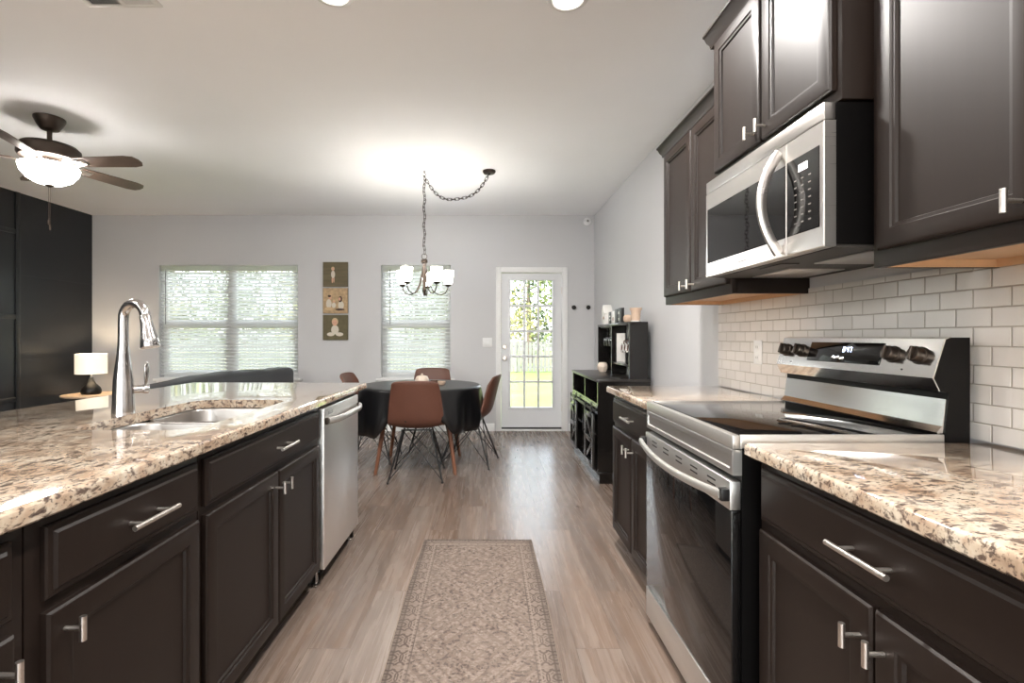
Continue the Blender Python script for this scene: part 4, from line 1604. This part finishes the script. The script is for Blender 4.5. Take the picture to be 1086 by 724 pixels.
# upper shelf box
u0, u1 = 1.204 - HX0, 1.362 - HX0
TU = 1.367
mb = MB()
ux0, ux1 = -w_ + 0.02, w_ - 0.0
mb.box(ux0, ux0 + 0.022, u0, u1, HT, TU - 0.022)
mb.box(ux1 - 0.022, ux1, u0, u1, HT, TU - 0.022)
mb.box(ux0, ux1, u0 - 0.004, u1, TU - 0.022, TU, 0.002)
mb.box(ux0 + 0.022, ux1 - 0.022, u1 - 0.012, u1, HT, TU - 0.022)
mb.box(-0.011, 0.011, u0, u1 - 0.012, HT, TU - 0.022)
mb.box(0.011, ux1 - 0.022, u0 + 0.004, u1 - 0.012, 0.985, 1.003, 0.001)
mb.build('shelf_unit', M_HUTCH, hb)
MB().box(0.0112, ux1 - 0.0222, u1 - 0.0145, u1 - 0.0122, HT + 0.0005, 0.9845).box(0.0112, ux1 - 0.0222, u1 - 0.0145, u1 - 0.0122, 1.0035, TU - 0.0225).build('back_board', mat('pale_grey_board', lin(186, 190, 187), 0.25), hb)
mb = MB()
for i in range(4):
    x = 0.1 + i * 0.11
hk = MB()
MUGX = (0.20, 0.296, 0.392, 0.488)
for x in MUGX:
    hk.tube([(x, u1 - 0.014, 1.212), (x, u1 - 0.05, 1.205), (x, u1 - 0.072, 1.207), (x, u1 - 0.078, 1.226)], 0.0028, 6)
hk.build('mug_hook', M_BMETAL, hb)
MB().box(-w_ + 0.06, -0.03, u0 + 0.02, u1 - 0.02, TU - 0.034, TU - 0.0225, 0.002).build('stemware_rack', M_BMETAL, hb)


def hw(x, y, z):
    """hutch local -> world"""
    return (HX0 + y, (HY0 + HY1) / 2 - x, z)


# wine glasses hang upside down (far section is local x < 0)
gl_prof = [(0.036, 0.0), (0.034, 0.002), (0.006, 0.006), (0.0045, 0.012), (0.0045, 0.075), (0.012, 0.085), (0.036, 0.11), (0.041, 0.135), (0.038, 0.165), (0.034, 0.185),
           (0.0325, 0.185), (0.0365, 0.165), (0.0395, 0.135), (0.0345, 0.111), (0.011, 0.087), (0, 0.083)]
wg0 = None
for i in range(4):
    p = hw(-w_ + 0.13 + i * 0.11, u0 + 0.075, TU - 0.0355)
    if wg0 is None:
        mb = MB().lathe([(0, 0.0)] + gl_prof, 24, cap=False)
        wg0 = mb.build('wine_glass', M_CLEAR, None, p, (PI, 0, 0))
        o = wg0
    else:
        o = wg0.copy()
        COL.objects.link(o)
        o.location = p
    tag(o, ['clear wine glass hanging nearest the corner wall in the hutch', 'second clear wine glass from the corner wall in the hutch', 'third clear wine glass from the corner wall in the hutch', 'clear wine glass hanging closest to the hutch divider'][i], 'wine glass', 'wine glasses hanging in the hutch')


def mug():
    m_ = thing('coffee_mug', 'x', 'mug')
    MB().lathe([(0, 0), (0.034, 0), (0.040, 0.006), (0.043, 0.05), (0.042, 0.092), (0.038, 0.092), (0.039, 0.05), (0.035, 0.012), (0, 0.01)], 28).build('cup', M_MUG, m_)
    MB().lathe([(0.0422, 0.086), (0.0430, 0.092), (0.0385, 0.0935), (0.0375, 0.086)], 28, cap=False).build('rim', M_WHITEC, m_)
    MB().tube([(0.040, 0, 0.078), (0.062, 0, 0.078), (0.074, 0, 0.062), (0.074, 0, 0.040), (0.060, 0, 0.024), (0.040, 0, 0.022)], 0.0052, 8, flat=(1, 1.4)).build('handle', M_MUG, m_)
    return m_


mg = mug()
for i, x in enumerate(MUGX):
    o = mg if i == 0 else copy_tree(mg)
    o.location = hw(x, u1 - 0.022, 1.128)
    o.rotation_euler = (Matrix.Rotation(R(8), 3, 'Y') @ Matrix(((0, 0, -1), (0, 1, 0), (1, 0, 0)))).to_euler()
    tag(o, ['brown mug hanging beside the white card in the hutch', 'second brown mug along from the white card in the hutch', 'third brown mug along from the white card in the hutch', 'brown mug hanging nearest the kitchen end panel of the hutch'][i], 'mug', 'mugs hanging in the hutch')
o = MB().box(-0.055, 0.055, -0.006, 0.006, 0, 0.27, 0.002).build('white_card', M_WHITEC, None, hw(0.035, u0 + 0.062, 1.0), (0, 0, R(-62)))
o.location = hw(0.085, u0 + 0.07, 1.0035)
tag(o, 'upright white card leaning by the divider of the hutch', 'card')
ps = hw(-0.28, u0 - 0.02, HT + 0.0008)
o = MB().lathe([(0, 0), (0.035, 0), (0.052, 0.03), (0.056, 0.055), (0.046, 0.085), (0.036, 0.096), (0.032, 0.096), (0.04, 0.08), (0.048, 0.055), (0.03, 0.008), (0, 0.006)], 8).build('ceramic_vase', M_CREAM, None, ps, smooth=20)
tag(o, 'faceted cream ceramic vase on the black hutch counter', 'vase')

# things on top of the hutch
bhp = hw(-w_ + 0.14, u0 + 0.07, TU + 0.0008)
bh = thing('birdhouse', 'small white wooden birdhouse on top of the black hutch', 'birdhouse', bhp, RZ)
MB().prism([(-0.05, 0), (0.05, 0), (0.05, 0.115), (0, 0.19), (-0.05, 0.115)], -0.035, 0.035, lambda u, v, t: (u, t, v)).build('house_body', M_WHITEC, bh)
mb = MB()
for s in (-1, 1):
    T = Matrix.Translation((s * 0.029, 0, 0.160)) @ Matrix.Rotation(s * math.atan2(0.075, 0.05), 4, 'Y')
    mb.box(-0.056, 0.056, -0.045, 0.045, -0.001, 0.006, 0.001, M=T)
mb.build('roof', M_WHITEC, bh)
MB().lathe([(0, 0), (0.016, 0), (0.016, 0.004), (0, 0.004)], 18, (0.005, -0.0355, 0.07), rotY).build('round_hole', M_WALNUT, bh)

bk_lab = ['black upright block with white bars, beside the birdhouse', 'pale upright block with brown marks between two black blocks', 'plain black narrow upright block on the hutch', 'black upright block with white notches nearest the plant pot']
for i, (x, wd_, hh, dark) in enumerate(((-0.29, 0.05, 0.125, 1), (-0.17, 0.06, 0.125, 0), (-0.04, 0.05, 0.14, 1), (0.09, 0.055, 0.145, 1))):
    mb = MB().box(-wd_, wd_, -0.014, 0.014, 0, hh, 0.002)
    mb.mi = 1
    if i == 0:
        for z in (0.045, 0.08):
            mb.box(-0.02, 0.02, -0.0145, -0.0138, z - 0.007, z + 0.007)
    elif i == 1:
        mb.lathe([(0, 0), (0.022, 0), (0.022, 0.0006), (0, 0.0006)], 18, (0.01, -0.0139, 0.05), rotY)
    elif i == 3:
        for z in (0.04, 0.1):
            mb.box(-0.05, -0.015, -0.0145, -0.0138, z - 0.012, z + 0.012)
    o = mb.build('wooden_block', [M_BPLASTIC if dark else M_WHITEC, M_WHITEC if dark else M_WALNUT], None, hw(x, u0 + 0.07, TU + 0.0008), (0, 0, RZ))
    tag(o, bk_lab[i], 'block', 'blocks on top of the hutch')
o = MB().lathe([(0, 0), (0.03, 0), (0.042, 0.02), (0.042, 0.05), (0.03, 0.066), (0, 0.07)], 24).build('round_jar', M_TERRA, None, hw(0.36, u0 + 0.06, TU + 0.0008))
tag(o, 'small rounded beige jar beside the taller clay pot on the hutch', 'jar')
pp = thing('clay_pot', 'tapered beige clay pot on a white saucer at the near end of the hutch', 'pot', hw(w_ - 0.085, u0 + 0.08, TU + 0.0008))
MB().lathe([(0, 0), (0.042, 0), (0.046, 0.012), (0.0, 0.012)], 28).build('saucer', M_WHITEC, pp)
MB().lathe([(0, 0.0125), (0.034, 0.0125), (0.042, 0.10), (0.05, 0.10), (0.052, 0.12), (0.044, 0.12), (0.036, 0.03), (0, 0.03)], 28).build('pot_body', M_TERRA, pp)

# ------------------------------------------------------------------ things on the back wall
lab = ['picture of a small child walking in a field, topmost of three square canvases', 'picture of a seated family in autumn colours, middle of three square canvases', 'picture of a baby sitting on grass, lowest of three square canvases']


def disc(mb, cx_, cz_, rx, rz, y, n=18, a0=0, a1=360):
    pts = [(cx_ + rx * math.cos(R(a0 + (a1 - a0) * k / n)), y, cz_ + rz * math.sin(R(a0 + (a1 - a0) * k / n))) for k in range(n)]
    mb.bm.faces.new([mb.bm.verts.new(p) for p in pts])
    mb._paint()


m_field = mat('print_field', lin(104, 94, 70), 0.7, noise=((3, 3, 28), 0.55))
m_leafy = mat('print_autumn', lin(186, 158, 122), 0.7, noise=((32, 32, 32), 0.6))
m_grass = mat('print_grass', lin(100, 92, 66), 0.7, noise=((24, 24, 24), 0.35))
m_skin = mat('print_skin', lin(214, 168, 142), 0.7)
m_pale = mat('print_pale_cloth', lin(214, 206, 192), 0.7)
m_hair = mat('print_dark_hair', lin(70, 50, 40), 0.7)
m_blond = mat('print_fair_hair', lin(206, 178, 138), 0.7)
m_side = mat('canvas_side', lin(92, 84, 70), 0.8)
ps = [m_side, None, m_skin, m_pale, m_hair, m_blond]
for i, (ya_, yb_) in enumerate(((278.0, 304.2), (305.4, 332.4), (333.8, 360.4))):
    z0, z1 = bz(yb_), bz(ya_)
    hw2 = (bx(369.4) - bx(343)) / 2
    hh = (z1 - z0) / 2
    mb = MB().box(-hw2, hw2, -0.022, 0, -hh, hh, 0.002)
    mb.mi = 1
    mb.quad([(-hw2 + 0.002, -0.0225, -hh + 0.002), (hw2 - 0.002, -0.0225, -hh + 0.002), (hw2 - 0.002, -0.0225, hh - 0.002), (-hw2 + 0.002, -0.0225, hh - 0.002)])
    y = -0.0229

    def dd_(mi, *a, **k):
        mb.mi = mi
        disc(mb, *a, **k)
    if i == 0:
        dd_(3, -0.03, 0.0, 0.026, 0.05, y)
        dd_(2, -0.04, -0.075, 0.008, 0.04, y + 0.0001)
        dd_(2, -0.02, -0.07, 0.008, 0.04, y + 0.0001)
        dd_(5, -0.032, 0.075, 0.022, 0.026, y)
        dd_(2, -0.03, 0.07, 0.015, 0.02, y - 0.0002)
    elif i == 1:
        dd_(3, -0.085, -0.04, 0.035, 0.06, y)
        dd_(3, 0.075, -0.06, 0.038, 0.055, y)
        dd_(3, -0.02, -0.06, 0.028, 0.035, y - 0.0001)
        dd_(5, -0.09, -0.105, 0.05, 0.022, y - 0.0001)
        dd_(4, 0.06, -0.115, 0.06, 0.014, y - 0.0001)
        dd_(2, -0.07, 0.04, 0.018, 0.025, y - 0.0001)
        dd_(4, -0.078, 0.06, 0.022, 0.015, y - 0.0002)
        dd_(4, 0.065, 0.02, 0.026, 0.040, y - 0.0001)
        dd_(2, 0.056, 0.022, 0.015, 0.022, y - 0.0002)
        dd_(2, -0.018, -0.008, 0.014, 0.018, y - 0.0002)
        dd_(5, -0.018, 0.006, 0.015, 0.009, y - 0.0003)
    else:
        dd_(3, -0.005, -0.03, 0.05, 0.06, y)
        dd_(3, -0.06, -0.09, 0.05, 0.025, y - 0.0001)
        dd_(3, 0.055, -0.09, 0.05, 0.025, y - 0.0001)
        dd_(5, -0.005, 0.075, 0.042, 0.05, y - 0.0001)
        dd_(2, -0.008, 0.06, 0.034, 0.04, y - 0.0002)
        dd_(4, -0.02, 0.063, 0.004, 0.004, y - 0.0004)
        dd_(4, 0.006, 0.063, 0.004, 0.004, y - 0.0004)
    mm = list(ps)
    mm[1] = (m_field, m_leafy, m_grass)[i]
    o = mb.build('canvas_print', mm, None, (bx(356.2), YB - 0.0005, (z0 + z1) / 2), smooth=0, fix=False)
    tag(o, lab[i], 'picture', 'canvas prints on the back wall')

sw = thing('light_switch', 'white double light switch plate left of the glass door', 'switch', (bx(516.8), YB - 0.0005, bz(363)))
MB().box(-0.062, 0.062, -0.006, 0, -0.062, 0.062, 0.003).build('switch_plate', M_VINYL, sw)
for s in (-1, 1):
    MB().box(s * 0.024 - 0.016, s * 0.024 + 0.016, -0.010, -0.0062, -0.033, 0.033, 0.002).build('rocker', M_VINYL, sw)
for i, px in enumerate((608.3, 623.6)):
    o = MB().lathe([(0, 0), (0.012, 0), (0.012, 0.018), (0.027, 0.022), (0.029, 0.03), (0.024, 0.037), (0, 0.04)], 24, M=rotY).build('wall_hook', M_BMETAL, None, (bx(px), YB - 0.0005, bz(326)))
    tag(o, ('round black wall hook nearer the glass door', 'round black wall hook nearer the right wall corner')[i], 'hook', 'round black wall hooks')
sn = thing('corner_camera', 'small white round sensor high in the back right corner', 'sensor', (bx(622.6), YB - 0.0005, bz(235)))
MB().lathe([(0, 0), (0.05, 0), (0.05, 0.02), (0.042, 0.035), (0.028, 0.045), (0, 0.05)], 28, M=rotY).build('housing', M_VINYL, sn)
mb = MB().lathe([(0, 0.046), (0.017, 0.046), (0.015, 0.054), (0, 0.056)], 20, M=rotY)
for s in (-1, 1):
    mb.lathe([(0, 0.034), (0.006, 0.034), (0.005, 0.041), (0, 0.042)], 12, (s * 0.034, 0, 0.004), rotY)
mb.build('lens', M_GREYP, sn)

# ------------------------------------------------------------------ living room
FCX, FCY = -3.20, 3.66
fan = thing('ceiling_fan', 'bronze five blade ceiling fan with a lit glass bowl in the living room', 'ceiling fan', (FCX, FCY, 0))
MB().lathe([(0, ZC - 0.0005), (0.095, ZC - 0.0005), (0.095, ZC - 0.012), (0.078, ZC - 0.05), (0.055, ZC - 0.085), (0.025, ZC - 0.095), (0, ZC - 0.095)], 32).build('canopy', M_BRONZE, fan)
MB().tube([(0, 0, ZC - 0.09), (0, 0, 2.64)], 0.016, 14).build('down_rod', M_BRONZE, fan)
MB().lathe([(0, 2.66), (0.04, 2.66), (0.06, 2.645), (0.165, 2.635), (0.185, 2.615), (0.187, 2.56), (0.175, 2.54), (0.10, 2.525), (0.10, 2.50), (0.06, 2.49), (0, 2.49)], 40).build('motor_housing', M_BRONZE, fan)
BZ = 2.515
for k in range(5):
    a = R(-2 + 72 * k)
    T = Matrix.Rotation(a, 4, 'Z') @ Matrix.Translation((0, 0, BZ)) @ Matrix.Rotation(R(-13), 4, 'X')
    mb = MB()
    out = [(0.20, -0.052), (0.30, -0.060), (0.60, -0.068), (0.66, -0.055), (0.68, -0.02), (0.68, 0.02), (0.66, 0.055), (0.60, 0.068), (0.30, 0.060), (0.20, 0.052)]
    mb.prism(out, -0.004, 0.004, lambda u, v, t: T @ Vector((u, v, t)))
    b = mb.build('blade', M_FANWOOD, fan)
    mb = MB()
    for s in (-1, 1):
        mb.tube([T @ Vector(p) for p in ((0.085, s * 0.02, 0.015), (0.14, s * 0.032, -0.012), (0.21, s * 0.034, -0.0085), (0.27, s * 0.02, -0.0085))], 0.0062, 8)
    mb.box(0.19, 0.28, -0.03, 0.03, -0.009, -0.0045, 0.002, M=T)
    mb.build('blade_iron', M_NICKEL, b)
MB().lathe([(0.10, 2.495), (0.172, 2.488), (0.178, 2.478), (0.168, 2.44), (0.135, 2.395), (0.085, 2.365), (0.02, 2.352), (0, 2.352)], 40, cap=False).build('glass_bowl', M_FANBOWL, fan)
MB().lathe([(0, 2.356), (0.026, 2.353), (0.026, 2.345), (0.01, 2.335), (0, 2.333)], 20).build('finial', M_BRONZE, fan)
for dx_, z0 in ((0.004, 2.06), (-0.006, 2.10)):
    mb = MB().tube([(dx_, 0, 2.338), (dx_, 0, z0)], 0.0018, 6)
    mb.lathe([(0, z0 - 0.045), (0.007, z0 - 0.04), (0.008, z0 - 0.015), (0.003, z0), (0, z0)], 12, (dx_, 0, 0))
    mb.build('pull_chain', M_BRONZE, fan)

# side table and lamp
STX, STY = -4.84, 6.17
stb = thing('side_table', 'round pale wood side table in the corner by the charcoal wall', 'side table', (STX, STY, 0))
ST = 0.535
MB().lathe([(0, ST - 0.022), (0.325, ST - 0.022), (0.33, ST - 0.016), (0.33, ST - 0.004), (0.325, ST), (0, ST)], 48).build('table_top', M_OAK, stb)
for k in range(3):
    a = R(90 + 120 * k)
    MB().tube([(0.14 * math.cos(a), 0.14 * math.sin(a), ST - 0.022), (0.25 * math.cos(a), 0.25 * math.sin(a), 0)], [0.018, 0.012], 12).build('leg', M_BMETAL, stb)
tl = thing('table_lamp', 'black teardrop table lamp with a lit drum shade on the side table', 'lamp', (-4.865, 6.15, ST + 0.0008))
MB().lathe([(0, 0), (0.095, 0), (0.105, 0.015), (0.107, 0.05), (0.09, 0.085), (0.05, 0.13), (0.026, 0.175), (0.022, 0.205), (0, 0.205)], 32).build('lamp_base', M_BMETAL, tl)
MB().tube([(0, 0, 0.205), (0, 0, 0.29)], 0.008, 10).tube([(-0.155, 0, 0.31), (0.155, 0, 0.31)], 0.003, 6).tube([(0, -0.155, 0.31), (0, 0.155, 0.31)], 0.003, 6).build('stem', M_NICKEL, tl)
MB().lathe([(0.162, 0.25), (0.162, 0.495), (0.159, 0.495), (0.159, 0.25), (0.162, 0.25)], 40, cap=False).build('lamp_shade', M_LAMPSH, tl)
MB().sphere((0, 0, 0.335), 0.028, 14, (1, 1, 1.25)).build('bulb', glow('lit_bulb', (1, 0.82, 0.6, 1), 12.0), tl)
lamp('POINT', 'bulb_light', tl, (0, 0, 0.40), TABLE_LAMP_W, (1.0, 0.78, 0.52), 0.03)

# sofa (its back to the kitchen)
sf = thing('sofa', 'charcoal sofa with its back to the island, in front of the twin window', 'sofa', (-2.8, 4.85, 0), 0)
y0, y1 = -1.30, 1.27
MB().box(-0.5, 0.44, y0 + 0.02, y1 - 0.02, 0.10, 0.34, 0.04, 3).build('base', M_SOFA, sf)


def pillow_box(x0, x1, ya_, yb_, z0, z1, crown_, name, topf=None, nx=8, ny=18):
    mb = MB()
    mb.box(x0, x1, ya_, yb_, z0, z1, min(0.07, (x1 - x0) * 0.4), 4)
    bm = mb.bm
    bmesh.ops.subdivide_edges(bm, edges=[e_ for e_ in bm.edges if abs((e_.verts[0].co - e_.verts[1].co).y) > 0.3], cuts=ny)
    for v in bm.verts:
        t = (v.co.y - ya_) / (yb_ - ya_)
        f = (v.co.z - z0) / (z1 - z0)
        v.co.z += crown_ * math.sin(PI * t) * f + 0.004 * math.sin(31 * t) * f
        if topf:
            v.co.z += topf(t) * f
    return mb.build(name, M_SOFA, sf, smooth=60)


pillow_box(0.20, 0.46, y0, y1, 0.30, 0.875, 0.0, 'back', lambda t: 0.035 * math.sin(PI * min(1, t * 1.25)) - 0.03 * max(0, 1 - t / 0.12) ** 2)
for a, b in ((y0 + 0.2, -0.02), (0.0, y1 - 0.2)):
    pillow_box(-0.5, 0.2, a, b, 0.34, 0.48, 0.02, 'seat_cushion')
for a, b in ((y0, y0 + 0.19), (y1 - 0.19, y1)):
    pillow_box(-0.5, 0.22, a, b, 0.20, 0.62, 0.01, 'arm')
for sx_ in (-0.42, 0.38):
    for sy_ in (y0 + 0.1, y1 - 0.1):
        MB().tube([(sx_, sy_, 0.105), (sx_, sy_, 0)], [0.03, 0.02], 12).build('leg', M_BMETAL, sf)

# ------------------------------------------------------------------ ceiling lights and vent
can_lab = {0: 'lit round recessed ceiling light at the top centre, nearer the upper cabinets', 1: 'lit round recessed ceiling light at the top, over the island side'}
first = None
cans = [(0.385, 2.36), (-0.715, 2.325), (0.385, 0.5), (-0.715, 0.5), (-0.2, -1.4), (-3.2, 0.9), (-4.2, -0.6), (-2.2, -1.4)]  # all but the first two are unseen lights added to brighten the room
added_can_lab = ['lit round recessed ceiling light above the camera by the right counter', 'lit round recessed ceiling light above the near island end', 'lit round recessed ceiling light behind the camera', 'lit round recessed ceiling light between the fan and the rear glass doors', 'lit round recessed ceiling light by the charcoal wall behind the camera', 'lit round recessed ceiling light near the rear left glass doors']
for i, (x, y) in enumerate(cans):
    if first is None:
        first = thing('recessed_light', 'x', 'ceiling light')
        MB().lathe([(0.068, -0.001), (0.098, -0.001), (0.098, -0.005), (0.09, -0.009), (0.074, -0.011), (0.068, -0.006), (0.068, -0.001)], 40, cap=False).build('trim_ring', M_SILVERVENT, first)
        MB().lathe([(0, -0.0015), (0.0675, -0.0015), (0.0675, -0.004), (0.04, -0.0055), (0, -0.006)], 32).build('lens', M_LENS, first)
        lamp('AREA', 'can_light', first, (0, 0, -0.013), CAN_W, CAN_COLOR, 0.13)
        o = first
    else:
        o = copy_tree(first)
    o.location = (x, y, ZC)
    if i < 4:                                   # the kitchen row is dimmed
        for q_ in [c_ for c_ in bpy.data.objects if c_.parent == o and c_.type == 'LIGHT']:
            q_.data = q_.data.copy()
            q_.data.energy = CAN_W * (0.105, 0.036, 0.06, 0.008)[i]
            q_.data.color = KITCHEN_CAN_COLOR
    tag(o, can_lab.get(i) or added_can_lab[i - 2], 'ceiling light', 'recessed ceiling lights')

vt = thing('ceiling_vent', 'white slotted ceiling air vent at the top left', 'vent', (-1.74, 2.33, ZC))
mb = MB().box(-0.175, 0.175, -0.09, -0.072, -0.008, -0.0005, 0.002).box(-0.175, 0.175, 0.072, 0.09, -0.008, -0.0005, 0.002)
mb.box(-0.175, -0.155, -0.072, 0.072, -0.008, -0.0005, 0.002).box(0.155, 0.175, -0.072, 0.072, -0.008, -0.0005, 0.002)
mb.build('frame', M_SILVERVENT, vt)
MB().box(-0.155, 0.155, -0.072, 0.072, -0.0022, -0.0006).build('dark_duct', M_DUCTSHADE, vt)  # flat dark sheet painted as the shade behind the louvers
mb = MB()
for k in range(22):
    x = -0.148 + k * 0.0141
    if abs(x) < 0.012:
        continue
    T = Matrix.Translation((x, 0, -0.0055)) @ Matrix.Rotation(R(35 if x < 0 else -35), 4, 'Y')
    mb.box(-0.0045, 0.0045, -0.072, 0.072, -0.0005, 0.0005, M=T)
mb.box(-0.012, 0.012, -0.072, 0.072, -0.007, -0.004)
mb.build('louvers', M_SILVERVENT, vt, smooth=0)

# ------------------------------------------------------------------ outside
g = N('spring_lawn')
v = g.coords()
s = g.sep(v)
nz = g.noise(v, 0.6, 6, 0.65)
n2 = g.noise(v, 9, 3)
c = g.ramp(nz, [(0.3, lin(84, 104, 44)), (0.55, lin(112, 124, 58)), (0.75, lin(140, 134, 84))])
c = g.mix(g.math('MULTIPLY', g.ramp(s['Y'], [(0.0, (0, 0, 0)), (1.0, (1, 1, 1))]), 1.0), c, c)
c = g.mix(g.math('MULTIPLY', n2, 0.35), c, lin(74, 90, 38))
g.link(c, g.p.inputs['Base Color'])
g.p.inputs['Roughness'].default_value = 0.95
mb = MB()
gy = [6.74, 10, 15, 20, 26, 34, 60]
gzv = [-0.16, -0.24, -0.36, -0.46, -0.56, -0.6, -0.4]
for k in range(len(gy) - 1):
    mb.quad([(-40, gy[k], gzv[k]), (40, gy[k], gzv[k]), (40, gy[k + 1], gzv[k + 1]), (-40, gy[k + 1], gzv[k + 1])])
bmesh.ops.remove_doubles(mb.bm, verts=mb.bm.verts[:], dist=0.001)
lawn = mb.build('lawn', g.m, None)
mb = MB().quad([(-30, YF - 0.16, -0.12), (20, YF - 0.16, -0.12), (20, -30, -0.12), (-30, -30, -0.12)])
bounce_patio = mb.build('patio', mat('pale_concrete', lin(196, 190, 180), 0.9, noise=((2, 2, 2), 0.1)))  # unseen ground added to bounce daylight in through the rear doors
tag(bounce_patio, 'pale concrete patio behind the camera', 'patio')
bounce_patio['kind'] = 'structure'
tag(lawn, 'sunlit green back lawn outside the glass door', 'lawn')
lawn['kind'] = 'structure'

FYD = 25.0
fz = -0.54
fence = thing('board_fence', 'weathered grey vertical board fence along the far side of the lawn', 'fence', (0, FYD, fz))
m_fence = mat('weathered_fence', lin(104, 103, 98), 0.85, noise=((6, 6, 1), 0.25))
mb = MB()
random.seed(2)
x = -26.0
while x < 9:
    w_ = 0.135
    mb.box(x, x + w_, -0.012 if int(x * 10) % 2 else 0.0, 0.008, 0.03 + random.uniform(0, 0.03), 1.52 + random.uniform(-0.03, 0.03))
    x += 0.185
mb.build('boards', m_fence, fence, smooth=0)
mb = MB()
for z in (0.25, 0.8, 1.3):
    mb.box(-26, 9, 0.01, 0.045, z - 0.045, z + 0.045)
mb.build('rails', m_fence, fence)
for k in range(15):
    xx = -26 + k * 2.5
    MB().box(xx - 0.05, xx + 0.05, 0.045, 0.14, 0.0, 1.5, 0.005).build('post', m_fence, fence)

m_bark = mat('grey_bark', lin(104, 92, 82), 0.9, noise=((6, 6, 2), 0.3))
m_leaf = [mat('spring_leaf_yellow', lin(138, 136, 84), 0.8, noise=((1.2, 1.2, 1.2), 0.3)), mat('spring_leaf_green', lin(106, 116, 70), 0.8, noise=((1.2, 1.2, 1.2), 0.3)),
          mat('dark_pine_leaf', lin(70, 84, 56), 0.8, noise=((1.2, 1.2, 1.2), 0.3))]


def make_tree(label, hgt, spread, mleaf, seed, nleaf, lo):
    rnd = random.Random(seed)
    t = thing('tree', label, 'tree')
    mb = MB()
    mb.tube([(0, 0, 0), (0.1, 0.05, hgt * 0.35), (0.0, 0.1, hgt * 0.7), (0.05, 0, hgt * 0.95)], [0.2, 0.16, 0.09, 0.03], 9)
    tips = []
    for k in range(16):
        z = hgt * rnd.uniform(lo, 0.85)
        a = rnd.uniform(0, 2 * PI)
        L_ = spread * rnd.uniform(0.5, 1.0) * (1.05 - 0.6 * z / hgt)
        p = [(0.05, 0.05, z), (L_ * 0.5 * math.cos(a), L_ * 0.5 * math.sin(a), z + L_ * 0.25), (L_ * math.cos(a), L_ * math.sin(a), z + L_ * 0.55)]
        mb.tube(p, [0.06, 0.04, 0.012], 6)
        tips += [Vector(p[1]), Vector(p[2]), Vector(p[2])]
    mb.build('trunk', m_bark, t)
    vs, fs = [], []
    for k in range(nleaf):
        c_ = rnd.choice(tips) + Vector((rnd.gauss(0, 0.55), rnd.gauss(0, 0.55), rnd.gauss(0, 0.5)))
        s_ = rnd.uniform(0.07, 0.17)
        n_ = Vector((rnd.gauss(0, 1), rnd.gauss(0, 1), rnd.gauss(0, 1))).normalized()
        u = n_.orthogonal().normalized()
        w2 = n_.cross(u)
        b_ = len(vs)
        vs += [tuple(c_ + u * s_), tuple(c_ + w2 * s_ * 0.6), tuple(c_ - u * s_), tuple(c_ - w2 * s_ * 0.6)]
        fs.append((b_, b_ + 1, b_ + 2, b_ + 3))
    raw('foliage', vs, fs, mleaf, t, smooth=False)
    return t


protos = [make_tree('x', 9.0, 2.1, m_leaf[0], 1, 1500, 0.10), make_tree('x', 8.0, 2.2, m_leaf[1], 2, 2000, 0.10), make_tree('x', 10.0, 2.0, m_leaf[2], 3, 2000, 0.12)]
tspots = [(0.9, 29.2, 0, 'yellow green spring tree showing in the left door panes'), (5.0, 29.4, 1, 'green leafy tree at the right edge of the door glass'), (3.0, 34.6, 2, 'darker tree at the back showing in the middle door panes'),
          (-2.6, 29.0, 1, 'green leafy tree at the right of the narrow window'), (-6.7, 29.4, 0, 'yellow green spring tree at the left of the narrow window'), (-4.9, 34.6, 2, 'darker tree at the back behind the narrow window'),
          (-11.0, 29.0, 0, 'yellow green spring tree at the right end of the twin window'), (-15.2, 29.5, 1, 'green leafy tree behind the twin window mullion'), (-19.4, 29.0, 0, 'yellow green spring tree in the left half of the twin window'),
          (-21.9, 34.4, 2, 'darker tree at the back, far left of the twin window'), (-17.5, 35.0, 1, 'green tree at the back, left half of the twin window'), (-13.1, 34.6, 2, 'darker tree at the back, right half of the twin window')]
used = set()
for (x, y, k, lab_) in tspots:
    t = protos[k] if k not in used else copy_tree(protos[k])
    used.add(k)
    t.location = (x, y, -0.7)
    s_ = 0.95 + 0.1 * random.random()
    t.scale = (s_, s_, s_)
    t.rotation_euler = (0, 0, random.uniform(0, 6.28))
    tag(t, lab_, 'tree', 'trees beyond the fence')
